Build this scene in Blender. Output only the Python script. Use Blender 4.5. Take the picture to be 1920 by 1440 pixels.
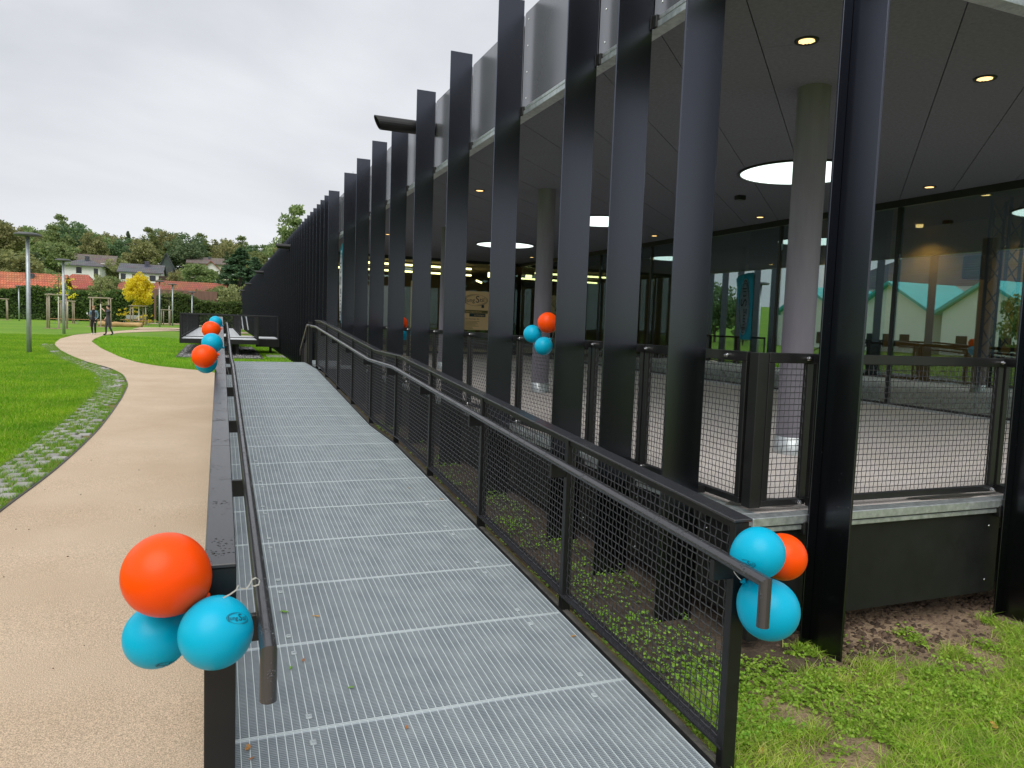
import bpy, math, random
import numpy as np
from mathutils import Vector, Matrix, geometry

for o in list(bpy.data.objects):
    bpy.data.objects.remove(o)
S = bpy.context.scene
COL = S.collection
R = math.radians
random.seed(7)
RNG = np.random.default_rng(11)

# ------------------------------------------------------------------ camera, sky, sun, exposure
FPX = 1390.0
def cam_axes(a=.036, vp=(413., 589.5)):
    dx, dy = vp[0] - 960, 720 - vp[1]
    u = Vector((a, 1, -((-dy - a * dx) / FPX))).normalized()
    y = Vector((dx, dy, -FPX)).normalized()
    x = y.cross(u)
    return Matrix((x, y, u))
CM = cam_axes()
CAM = Vector((0, 0, 1.9))
cd = bpy.data.cameras.new('camera')
cd.sensor_width = 36
cd.lens = FPX / 1920 * 36
cd.clip_start = .05
cd.clip_end = 3000
cam = bpy.data.objects.new('camera', cd)
COL.objects.link(cam)
cam.matrix_world = Matrix.Translation(CAM) @ CM.to_4x4()
S.camera = cam

def at(x, y, Y):
    """the point at distance Y along the facade direction seen at photo pixel (x, y)"""
    r = CM @ Vector((x - 960, 720 - y, -FPX))
    return CAM + r * (Y / r.y)

SUN_EL, SUN_AZ = 52, 215        # azimuth from +Y clockwise, sun behind the viewer on the left
W = bpy.data.worlds.new('World')
S.world = W
W.use_nodes = True
nt = W.node_tree
nt.nodes.clear()
out = nt.nodes.new('ShaderNodeOutputWorld')
bg = nt.nodes.new('ShaderNodeBackground')
sky = nt.nodes.new('ShaderNodeTexSky')
sky.sky_type = 'NISHITA'
sky.sun_disc = False
sky.sun_elevation = R(SUN_EL)
sky.sun_rotation = R(SUN_AZ)
sky.dust_density = 4
tc = nt.nodes.new('ShaderNodeTexCoord')
mp = nt.nodes.new('ShaderNodeMapping')
mp.inputs['Scale'].default_value = (1, 1, 2.6)
mp.inputs['Rotation'].default_value = (0, 0, 1.1)
n1 = nt.nodes.new('ShaderNodeTexNoise')
n1.inputs['Scale'].default_value = 1.7
n1.inputs['Detail'].default_value = 7
n1.inputs['Roughness'].default_value = .52
n1.inputs['Distortion'].default_value = .35
rmp = nt.nodes.new('ShaderNodeValToRGB')
rmp.color_ramp.elements[0].position = .27
rmp.color_ramp.elements[0].color = (3.75, 3.92, 4.2, 1)
rmp.color_ramp.elements[1].position = .68
rmp.color_ramp.elements[1].color = (6.1, 6.2, 6.4, 1)
mx = nt.nodes.new('ShaderNodeMix')
mx.data_type = 'RGBA'
mx.inputs[0].default_value = .93
L = nt.links.new
L(tc.outputs['Generated'], mp.inputs['Vector'])
L(mp.outputs['Vector'], n1.inputs['Vector'])
L(n1.outputs['Fac'], rmp.inputs['Fac'])
L(sky.outputs['Color'], mx.inputs[6])
L(rmp.outputs['Color'], mx.inputs[7])
L(mx.outputs[2], bg.inputs['Color'])
bg.inputs['Strength'].default_value = .1
L(bg.outputs['Background'], out.inputs['Surface'])

sd = bpy.data.lights.new('sun', 'SUN')
sd.energy = 1.5
sd.angle = R(55)
sd.color = (1, .97, .92)
sun = bpy.data.objects.new('sun', sd)
COL.objects.link(sun)
az = R(SUN_AZ)
sdir = Vector((math.sin(az) * math.cos(R(SUN_EL)), math.cos(az) * math.cos(R(SUN_EL)), math.sin(R(SUN_EL))))
sun.rotation_euler = sdir.to_track_quat('Z', 'Y').to_euler()
sun.location = sdir * 60

S.view_settings.view_transform = 'Standard'
S.view_settings.look = 'None'
S.view_settings.exposure = 0.62
S.view_settings.gamma = 1
S.render.engine = 'CYCLES'
S.cycles.max_bounces = 10
S.cycles.transparent_max_bounces = 16

# ------------------------------------------------------------------ materials
MATS = {}
def mat(name, base, rough=.6, metal=0., var=None, vscale=3., bump=0., bscale=60., bdist=.01, rvar=0.,
        spec=.5, island=None, detail=4, stretch=None, emit=None, estr=0., trans=0., sub=0., coat=0., speck=None, patch=None):
    m = bpy.data.materials.new(name)
    m.use_nodes = True
    t = m.node_tree
    b = t.nodes['Principled BSDF']
    b.inputs['Base Color'].default_value = (*base, 1)
    b.inputs['Roughness'].default_value = rough
    b.inputs['Metallic'].default_value = metal
    b.inputs['Specular IOR Level'].default_value = spec
    b.inputs['Coat Weight'].default_value = coat
    b.inputs['Coat Roughness'].default_value = .08
    lk = t.links.new
    co = t.nodes.new('ShaderNodeTexCoord')
    src = co.outputs['Object']
    if stretch:
        mpn = t.nodes.new('ShaderNodeMapping')
        mpn.inputs['Scale'].default_value = stretch
        lk(src, mpn.inputs['Vector'])
        src = mpn.outputs['Vector']
    if var:
        n = t.nodes.new('ShaderNodeTexNoise')
        n.inputs['Scale'].default_value = vscale
        n.inputs['Detail'].default_value = detail
        n.inputs['Roughness'].default_value = .6
        lk(src, n.inputs['Vector'])
        cr = t.nodes.new('ShaderNodeValToRGB')
        cr.color_ramp.elements[0].position = .32
        cr.color_ramp.elements[0].color = (*base, 1)
        cr.color_ramp.elements[1].position = .68
        cr.color_ramp.elements[1].color = (*var, 1)
        lk(n.outputs['Fac'], cr.inputs['Fac'])
        lk(cr.outputs['Color'], b.inputs['Base Color'])
        if rvar:
            mr = t.nodes.new('ShaderNodeMapRange')
            mr.inputs['To Min'].default_value = rough - rvar
            mr.inputs['To Max'].default_value = rough + rvar
            lk(n.outputs['Fac'], mr.inputs['Value'])
            lk(mr.outputs['Result'], b.inputs['Roughness'])
    if speck:
        n3 = t.nodes.new('ShaderNodeTexNoise')
        n3.inputs['Scale'].default_value = speck[0]
        n3.inputs['Detail'].default_value = 2
        lk(src, n3.inputs['Vector'])
        c3 = t.nodes.new('ShaderNodeValToRGB')
        c3.color_ramp.elements[0].position = .36
        c3.color_ramp.elements[0].color = (1 - speck[1],) * 3 + (1,)
        c3.color_ramp.elements[1].position = .64
        c3.color_ramp.elements[1].color = (1 + speck[1] * .6,) * 3 + (1,)
        m3 = t.nodes.new('ShaderNodeMix')
        m3.data_type = 'RGBA'
        m3.blend_type = 'MULTIPLY'
        m3.inputs[0].default_value = 1
        lk(n3.outputs['Fac'], c3.inputs['Fac'])
        lk(cr.outputs['Color'], m3.inputs[6])
        lk(c3.outputs['Color'], m3.inputs[7])
        lk(m3.outputs[2], b.inputs['Base Color'])
    if island:                       # colours spread over the loose pieces (leaves, blades, stones)
        g = t.nodes.new('ShaderNodeNewGeometry')
        cr = t.nodes.new('ShaderNodeValToRGB')
        els = cr.color_ramp.elements
        for i, c in enumerate(island):
            p = i / (len(island) - 1)
            e = els[i] if i < 2 else els.new(p)
            e.position = p
            e.color = (*c, 1)
        if len(island) > 2:
            els[1].position = 1 / (len(island) - 1)
        oi = t.nodes.new('ShaderNodeObjectInfo')
        hs = t.nodes.new('ShaderNodeHueSaturation')
        mrh = t.nodes.new('ShaderNodeMapRange')
        mrh.inputs['To Min'].default_value = .492
        mrh.inputs['To Max'].default_value = .53
        mrv = t.nodes.new('ShaderNodeMapRange')
        mrv.inputs['To Min'].default_value = .85
        mrv.inputs['To Max'].default_value = 1.25
        lk(oi.outputs['Random'], mrh.inputs['Value'])
        lk(oi.outputs['Random'], mrv.inputs['Value'])
        lk(mrh.outputs['Result'], hs.inputs['Hue'])
        lk(mrv.outputs['Result'], hs.inputs['Value'])
        lk(g.outputs['Random Per Island'], cr.inputs['Fac'])
        lk(cr.outputs['Color'], hs.inputs['Color'])
        lk(hs.outputs['Color'], b.inputs['Base Color'])
        if patch:
            pn = t.nodes.new('ShaderNodeTexNoise')
            pn.inputs['Scale'].default_value = patch[0]
            pn.inputs['Detail'].default_value = 5
            pn.inputs['Roughness'].default_value = .65
            lk(src, pn.inputs['Vector'])
            pr = t.nodes.new('ShaderNodeValToRGB')
            pr.color_ramp.elements[0].position = .33
            pr.color_ramp.elements[0].color = (*patch[1], 1)
            pr.color_ramp.elements[1].position = .67
            pr.color_ramp.elements[1].color = (*patch[2], 1)
            pm_ = t.nodes.new('ShaderNodeMix')
            pm_.data_type = 'RGBA'
            pm_.blend_type = 'MULTIPLY'
            pm_.inputs[0].default_value = 1
            lk(pn.outputs['Fac'], pr.inputs['Fac'])
            lk(hs.outputs['Color'], pm_.inputs[6])
            lk(pr.outputs['Color'], pm_.inputs[7])
            lk(pm_.outputs[2], b.inputs['Base Color'])
    if bump:
        n2 = t.nodes.new('ShaderNodeTexNoise')
        n2.inputs['Scale'].default_value = bscale
        n2.inputs['Detail'].default_value = 3
        lk(src, n2.inputs['Vector'])
        bp = t.nodes.new('ShaderNodeBump')
        bp.inputs['Strength'].default_value = bump
        bp.inputs['Distance'].default_value = bdist
        lk(n2.outputs['Fac'], bp.inputs['Height'])
        lk(bp.outputs['Normal'], b.inputs['Normal'])
    if emit:
        b.inputs['Emission Color'].default_value = (*emit, 1)
        b.inputs['Emission Strength'].default_value = estr
    if sub:
        b.inputs['Subsurface Weight'].default_value = sub
        b.inputs['Subsurface Radius'].default_value = (.05, .03, .02)
    if trans:
        tr = t.nodes.new('ShaderNodeBsdfTranslucent')
        ms = t.nodes.new('ShaderNodeMixShader')
        ms.inputs[0].default_value = trans
        if b.inputs['Base Color'].is_linked:
            lk(b.inputs['Base Color'].links[0].from_socket, tr.inputs['Color'])
        else:
            tr.inputs['Color'].default_value = (*base, 1)
        lk(b.outputs['BSDF'], ms.inputs[1])
        lk(tr.outputs['BSDF'], ms.inputs[2])
        lk(ms.outputs['Shader'], t.nodes['Material Output'].inputs['Surface'])
    MATS[name] = m
    return m

def wet(name, base, rough, scale, strength, metal=0., spec=.5):
    """dark paint with rain drops standing on it"""
    m = mat(name, base, rough, metal, spec=spec)
    t = m.node_tree
    lk = t.links.new
    b = t.nodes['Principled BSDF']
    co = t.nodes.new('ShaderNodeTexCoord')
    v = t.nodes.new('ShaderNodeTexVoronoi')
    v.inputs['Scale'].default_value = scale
    v.inputs['Randomness'].default_value = 1
    lk(co.outputs['Object'], v.inputs['Vector'])
    n = t.nodes.new('ShaderNodeTexNoise')
    n.inputs['Scale'].default_value = scale * .12
    n.inputs['Detail'].default_value = 3
    lk(co.outputs['Object'], n.inputs['Vector'])
    th = t.nodes.new('ShaderNodeMapRange')
    th.inputs['From Min'].default_value = .42
    th.inputs['From Max'].default_value = .66
    th.inputs['To Min'].default_value = .0
    th.inputs['To Max'].default_value = .48
    lk(n.outputs['Fac'], th.inputs['Value'])
    sb = t.nodes.new('ShaderNodeMath')
    sb.operation = 'SUBTRACT'
    lk(th.outputs['Result'], sb.inputs[0])
    lk(v.outputs['Distance'], sb.inputs[1])
    mxn = t.nodes.new('ShaderNodeMath')
    mxn.operation = 'MAXIMUM'
    mxn.inputs[1].default_value = 0
    lk(sb.outputs[0], mxn.inputs[0])
    bp = t.nodes.new('ShaderNodeBump')
    bp.inputs['Strength'].default_value = strength
    bp.inputs['Distance'].default_value = .012
    lk(mxn.outputs[0], bp.inputs['Height'])
    lk(bp.outputs['Normal'], b.inputs['Normal'])
    rr = t.nodes.new('ShaderNodeMapRange')
    rr.inputs['From Max'].default_value = .06
    rr.inputs['To Min'].default_value = rough
    rr.inputs['To Max'].default_value = .06
    lk(mxn.outputs[0], rr.inputs['Value'])
    lk(rr.outputs['Result'], b.inputs['Roughness'])
    return m

mat('fin', (.076, .081, .098), .26, 1., var=(.083, .088, .105), vscale=1.3, rvar=.03, spec=.5, bump=.05, bscale=3, stretch=(1, 1, .25))
MATS['fin'].node_tree.nodes['Principled BSDF'].inputs['Specular Tint'].default_value = (.8, .87, 1, 1)
def dusty(m):
    t = m.node_tree
    lk = t.links.new
    b = t.nodes['Principled BSDF']
    co = t.nodes.new('ShaderNodeTexCoord')
    v = t.nodes.new('ShaderNodeTexVoronoi')
    v.inputs['Scale'].default_value = 26
    lk(co.outputs['Object'], v.inputs['Vector'])
    n = t.nodes.new('ShaderNodeTexNoise')
    n.inputs['Scale'].default_value = 2.3
    n.inputs['Detail'].default_value = 6
    lk(co.outputs['Object'], n.inputs['Vector'])
    th = t.nodes.new('ShaderNodeMapRange')
    th.inputs['From Min'].default_value = .48
    th.inputs['From Max'].default_value = .8
    th.inputs['To Max'].default_value = .16
    lk(n.outputs['Fac'], th.inputs['Value'])
    lt = t.nodes.new('ShaderNodeMath')
    lt.operation = 'LESS_THAN'
    lk(v.outputs['Distance'], lt.inputs[0])
    lk(th.outputs['Result'], lt.inputs[1])
    sm = t.nodes.new('ShaderNodeMath')
    sm.operation = 'MULTIPLY'
    sm.inputs[1].default_value = .5
    lk(lt.outputs[0], sm.inputs[0])
    old = b.inputs['Base Color'].links[0].from_socket
    mx_ = t.nodes.new('ShaderNodeMix')
    mx_.data_type = 'RGBA'
    mx_.inputs[7].default_value = (.3, .3, .29, 1)
    lk(sm.outputs[0], mx_.inputs[0])
    lk(old, mx_.inputs[6])
    lk(mx_.outputs[2], b.inputs['Base Color'])
    iv = t.nodes.new('ShaderNodeMath')
    iv.operation = 'SUBTRACT'
    iv.inputs[0].default_value = 1
    lk(sm.outputs[0], iv.inputs[1])
    lk(iv.outputs[0], b.inputs['Metallic'])
dusty(MATS['fin'])
mat('black', (.007, .0072, .008), .4, var=(.011, .011, .0115), vscale=7, rvar=.07)
mat('wire', (.07, .07, .076), .32, .6)
wet('wetcap', (.03, .031, .035), .26, 70, .9, spec=.6)
wet('wetrail', (.105, .105, .112), .25, 140, .9, .7, spec=.6)
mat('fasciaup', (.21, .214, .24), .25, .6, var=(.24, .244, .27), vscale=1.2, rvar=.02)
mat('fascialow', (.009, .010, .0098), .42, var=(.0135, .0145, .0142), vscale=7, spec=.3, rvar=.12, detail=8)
mat('galv', (.42, .46, .47), .42, .75, var=(.62, .66, .67), vscale=22, rvar=.1, detail=2)
mat('grating', (.42, .48, .52), .42, .4, var=(.54, .60, .63), vscale=5, rvar=.08)
mat('gratingrod', (.66, .73, .74), .45, .3)
mat('deckgalv', (.6, .63, .66), .5, .2, var=(.72, .75, .77), vscale=3)
mat('ceiling', (.142, .142, .192), .95, var=(.19, .19, .245), vscale=34, bump=.5, bscale=150, bdist=.004, detail=6)
mat('ceilback', (.02, .02, .02), .95)
mat('concrete_column', (.145, .136, .165), .7, var=(.195, .185, .218), vscale=5, bump=.15, bscale=70, stretch=(1, 1, .15))
mat('steel', (.62, .63, .64), .22, 1.)
mat('room', (.16, .105, .05), .8, var=(.2, .135, .065), vscale=.6)
mat('roomceil', (.16, .11, .06), .8)
mat('ochre', (.42, .26, .08), .7, var=(.46, .29, .1), vscale=.7)
mat('roomfloor', (.09, .08, .07), .35)
mat('orangedoor', (.42, .14, .05), .6)
mat('lampwarm', (.8, .6, .3), .5, emit=(1., .66, .26), estr=1.35)
mat('tube', (.9, .85, .5), .5, emit=(1., .86, .36), estr=3.4)
mat('skylight', (.9, .92, .9), .5, emit=(.86, 1., .95), estr=1.05)
mat('truss', (.03, .035, .033), .35, .4)
mat('pathmat', (.545, .415, .285), .9, var=(.64, .505, .365), vscale=.6, speck=(170, .38), bump=.9, bscale=190, bdist=.006, detail=12)
mat('deckfloor', (.68, .62, .58), .8, var=(.76, .70, .655), vscale=1.1, speck=(260, .28), bump=.5, bscale=220, bdist=.004, detail=12)
mat('wetstain', (.10, .083, .07), .3, var=(.16, .135, .115), vscale=6, bump=.3, bscale=160, bdist=.003)
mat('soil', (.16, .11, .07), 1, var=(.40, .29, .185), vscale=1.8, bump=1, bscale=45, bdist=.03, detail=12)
mat('darksoil', (.045, .032, .022), 1, var=(.12, .085, .055), vscale=3.5, bump=1, bscale=45, bdist=.03, detail=12)
mat('kerbconcrete', (.07, .066, .06), .85, var=(.15, .14, .125), vscale=9, bump=.5, bscale=60, bdist=.01, detail=8)
mat('moss', (.12, .13, .03), 1, var=(.2, .15, .05), vscale=14, bump=.8, bscale=60)
mat('paver', (.36, .34, .31), .9, island=[(.26, .255, .24), (.325, .32, .30), (.39, .385, .36)], bump=.4, bscale=70)
mat('blade', (.09, .2, .02), .55, island=[(.13, .29, .005), (.21, .42, .008), (.31, .50, .018), (.45, .50, .08)], trans=.4, spec=.3, patch=(.55, (.72, .78, .9), (1.35, 1.12, 1.2)))
mat('bladebright', (.2, .4, .03), .55, island=[(.22, .42, .014), (.33, .56, .03), (.45, .62, .06), (.58, .60, .18)], trans=.4, spec=.3, patch=(2.2, (.75, .85, .8), (1.35, 1.12, 1.5)))
mat('bladejoint', (.2, .4, .03), .55, island=[(.12, .27, .012), (.2, .36, .03), (.30, .40, .06), (.42, .40, .14)], trans=.4, spec=.3)
mat('bladedry', (.2, .22, .05), .6, island=[(.16, .29, .03), (.28, .37, .05), (.40, .40, .11), (.52, .43, .2)], trans=.35, spec=.3)
mat('weed', (.12, .25, .04), .5, island=[(.20, .40, .03), (.31, .54, .05), (.44, .64, .09)], trans=.4)
mat('gravel', (.1, .1, .1), .8, island=[(.08, .08, .082), (.16, .16, .162), (.28, .275, .27)])
mat('clod', (.12, .08, .05), 1, island=[(.05, .034, .023), (.11, .075, .05), (.19, .13, .09)])
mat('orangeballoon', (1., .08, .0), .36, sub=.15, spec=.25)
mat('blueballoon', (.0, .42, .64), .36, sub=.15, spec=.25)
mat('ink', (.01, .03, .05), .5)
mat('ribbon', (.85, .85, .85), .35)
mat('lamppole', (.36, .40, .42), .45, .6, var=(.46, .5, .52), vscale=9)
mat('lamphead', (.1, .105, .11), .5)
mat('timber', (.33, .27, .2), .8, var=(.42, .36, .28), vscale=6, stretch=(4, 4, .5))
mat('limewash', (.72, .69, .6), .9)
mat('benchwood', (.42, .2, .1), .6, var=(.5, .27, .14), vscale=4)
mat('logwood', (.5, .3, .12), .8, var=(.62, .42, .2), vscale=3, stretch=(.4, 3, 3))
mat('bark', (.10, .08, .06), .95, bump=.6, bscale=20, bdist=.03)
mat('leafdark', (.04, .07, .02), .7, island=[(.085, .14, .068), (.135, .20, .088), (.195, .255, .105)], trans=.4)  # this and the next two paled and greyed: distance haze mixed into leaf colour
mat('leafmid', (.07, .1, .03), .7, island=[(.145, .20, .075), (.22, .28, .095), (.30, .345, .12)], trans=.4)
mat('leafolive', (.1, .1, .03), .7, island=[(.185, .20, .085), (.27, .275, .105), (.36, .34, .14)], trans=.4)
mat('leafconifer', (.03, .08, .03), .7, island=[(.05, .115, .055), (.085, .18, .08), (.135, .24, .11)], trans=.3)
mat('leafyellow', (.5, .36, .01), .6, island=[(.62, .42, .01), (.8, .62, .02), (.88, .75, .08)], trans=.4)
mat('leafhedge', (.05, .09, .02), .7, island=[(.05, .10, .022), (.10, .17, .035), (.17, .25, .06)], trans=.4)
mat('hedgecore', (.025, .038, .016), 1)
mat('render_white', (.84, .82, .81), .9, var=(.88, .87, .85), vscale=.5)
mat('render_cream', (.6, .55, .45), .9)
mat('turquoise', (.05, .42, .44), .5, var=(.08, .5, .5), vscale=.7)
mat('windowdark', (.03, .035, .045), .15)
mat('timberdark', (.06, .04, .03), .8)
mat('brownbarn', (.17, .095, .07), .9, var=(.23, .14, .1), vscale=1.5, stretch=(3, 3, .4))
mat('leafbrown', (.3, .1, .03), .7, island=[(.33, .10, .03), (.45, .2, .06), (.22, .09, .04)])
mat('leafgreen', (.16, .33, .05), .6)
mat('plasticclip', (.40, .45, .47), .5)
mat('skin', (.6, .36, .27), .6)
mat('denim', (.16, .26, .34), .9)
mat('clothblack', (.012, .012, .014), .9)
mat('clothgrey', (.05, .053, .06), .9)
mat('shoewhite', (.8, .8, .8), .7)
mat('hairfair', (.3, .16, .07), .7)
mat('hairdark', (.02, .016, .014), .7)
mat('flagteal', (.03, .32, .45), .8, trans=.35)
mat('flagwhite', (.88, .88, .92), .8, trans=.35)
mat('signbeige', (.52, .40, .22), .7, emit=(.6, .42, .2), estr=.06)  # faint glow put into the beige to brighten board and pale wall, no lamp
mat('signolive', (.16, .15, .05), .7)
mat('signteal', (.02, .06, .07), .7)
mat('frosted', (.2, .21, .19), .6)
mat('litter', (.8, .82, .85), .6)
mat('cardboard', (.5, .58, .54), .7)

def tiles(name, a, b, rows=3.2):
    m = mat(name, a, .8)
    t = m.node_tree
    lk = t.links.new
    bs = t.nodes['Principled BSDF']
    co = t.nodes.new('ShaderNodeTexCoord')
    br = t.nodes.new('ShaderNodeTexBrick')
    br.inputs['Scale'].default_value = 1
    br.inputs['Brick Width'].default_value = .3
    br.inputs['Row Height'].default_value = 1 / rows
    br.inputs['Mortar Size'].default_value = .025
    br.inputs['Color1'].default_value = (*a, 1)
    br.inputs['Color2'].default_value = (*b, 1)
    br.inputs['Mortar'].default_value = (a[0] * .4, a[1] * .4, a[2] * .4, 1)
    mpn = t.nodes.new('ShaderNodeMapping')
    mpn.inputs['Rotation'].default_value = (R(90), 0, 0)
    n = t.nodes.new('ShaderNodeTexNoise')
    n.inputs['Scale'].default_value = .6
    n.inputs['Detail'].default_value = 6
    mxx = t.nodes.new('ShaderNodeMix')
    mxx.data_type = 'RGBA'
    mxx.blend_type = 'MULTIPLY'
    mxx.inputs[0].default_value = .6
    lk(co.outputs['Object'], mpn.inputs['Vector'])
    lk(mpn.outputs['Vector'], br.inputs['Vector'])
    lk(co.outputs['Object'], n.inputs['Vector'])
    lk(br.outputs['Color'], mxx.inputs[6])
    lk(n.outputs['Color'], mxx.inputs[7])
    lk(mxx.outputs[2], bs.inputs['Base Color'])
    return m
tiles('tileorange', (.62, .17, .08), (.78, .25, .13))
tiles('tilered', (.5, .13, .085), (.6, .17, .11))
tiles('tileold', (.5, .15, .08), (.36, .14, .09))
tiles('tilegrey', (.16, .165, .18), (.2, .2, .215))
tiles('tilebrown', (.22, .17, .15), (.28, .22, .19))
tiles('slate', (.1, .12, .14), (.13, .15, .17))

def glass_mat(name, tint, ior, rough=.0):           # ior: here the reflectance at normal incidence of one face
    m = bpy.data.materials.new(name)
    m.use_nodes = True
    t = m.node_tree
    t.nodes.clear()
    o = t.nodes.new('ShaderNodeOutputMaterial')
    tr = t.nodes.new('ShaderNodeBsdfTransparent')
    tr.inputs['Color'].default_value = (*tint, 1)
    gl = t.nodes.new('ShaderNodeBsdfGlossy')
    gl.inputs['Roughness'].default_value = rough
    gl.inputs['Color'].default_value = (.78, .93, .93, 1)
    lw = t.nodes.new('ShaderNodeLayerWeight')       # Schlick, the same from both faces of the pane
    lw.inputs['Blend'].default_value = .5
    pw = t.nodes.new('ShaderNodeMath')
    pw.operation = 'POWER'
    pw.inputs[1].default_value = 5
    fr = t.nodes.new('ShaderNodeMapRange')
    fr.inputs['To Min'].default_value = ior
    fr.inputs['To Max'].default_value = 1
    t.links.new(lw.outputs['Facing'], pw.inputs[0])
    t.links.new(pw.outputs[0], fr.inputs['Value'])
    ms = t.nodes.new('ShaderNodeMixShader')
    t.links.new(fr.outputs['Result'], ms.inputs[0])
    t.links.new(tr.outputs['BSDF'], ms.inputs[1])
    t.links.new(gl.outputs['BSDF'], ms.inputs[2])
    t.links.new(ms.outputs['Shader'], o.inputs['Surface'])
    MATS[name] = m
glass_mat('glass', (.78, .84, .81), .34)
glass_mat('glassend', (.85, .9, .87), .06)

def lawn_material():
    m = mat('lawn', (.075, .19, .010), .9)
    t = m.node_tree
    lk = t.links.new
    b = t.nodes['Principled BSDF']
    co = t.nodes.new('ShaderNodeTexCoord')
    big = t.nodes.new('ShaderNodeTexNoise')
    big.inputs['Scale'].default_value = .22
    big.inputs['Detail'].default_value = 4
    fine = t.nodes.new('ShaderNodeTexNoise')
    fine.inputs['Scale'].default_value = 9
    fine.inputs['Detail'].default_value = 9
    fine.inputs['Roughness'].default_value = .75
    for n in (big, fine):
        lk(co.outputs['Object'], n.inputs['Vector'])
    r1 = t.nodes.new('ShaderNodeValToRGB')
    r1.color_ramp.elements[0].position = .35
    r1.color_ramp.elements[0].color = (.125, .29, .004, 1)
    r1.color_ramp.elements[1].position = .7
    r1.color_ramp.elements[1].color = (.20, .36, .008, 1)
    r2 = t.nodes.new('ShaderNodeValToRGB')
    r2.color_ramp.elements[0].position = .3
    r2.color_ramp.elements[0].color = (.45, .45, .45, 1)
    r2.color_ramp.elements[1].position = .7
    r2.color_ramp.elements[1].color = (1.25, 1.2, 1.1, 1)
    mu = t.nodes.new('ShaderNodeMix')
    mu.data_type = 'RGBA'
    mu.blend_type = 'MULTIPLY'
    mu.inputs[0].default_value = .85
    lk(big.outputs['Fac'], r1.inputs['Fac'])
    lk(fine.outputs['Fac'], r2.inputs['Fac'])
    lk(r1.outputs['Color'], mu.inputs[6])
    lk(r2.outputs['Color'], mu.inputs[7])
    lk(mu.outputs[2], b.inputs['Base Color'])
    bp = t.nodes.new('ShaderNodeBump')
    bp.inputs['Strength'].default_value = 1
    bp.inputs['Distance'].default_value = .05
    lk(fine.outputs['Fac'], bp.inputs['Height'])
    lk(bp.outputs['Normal'], b.inputs['Normal'])
lawn_material()

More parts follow.
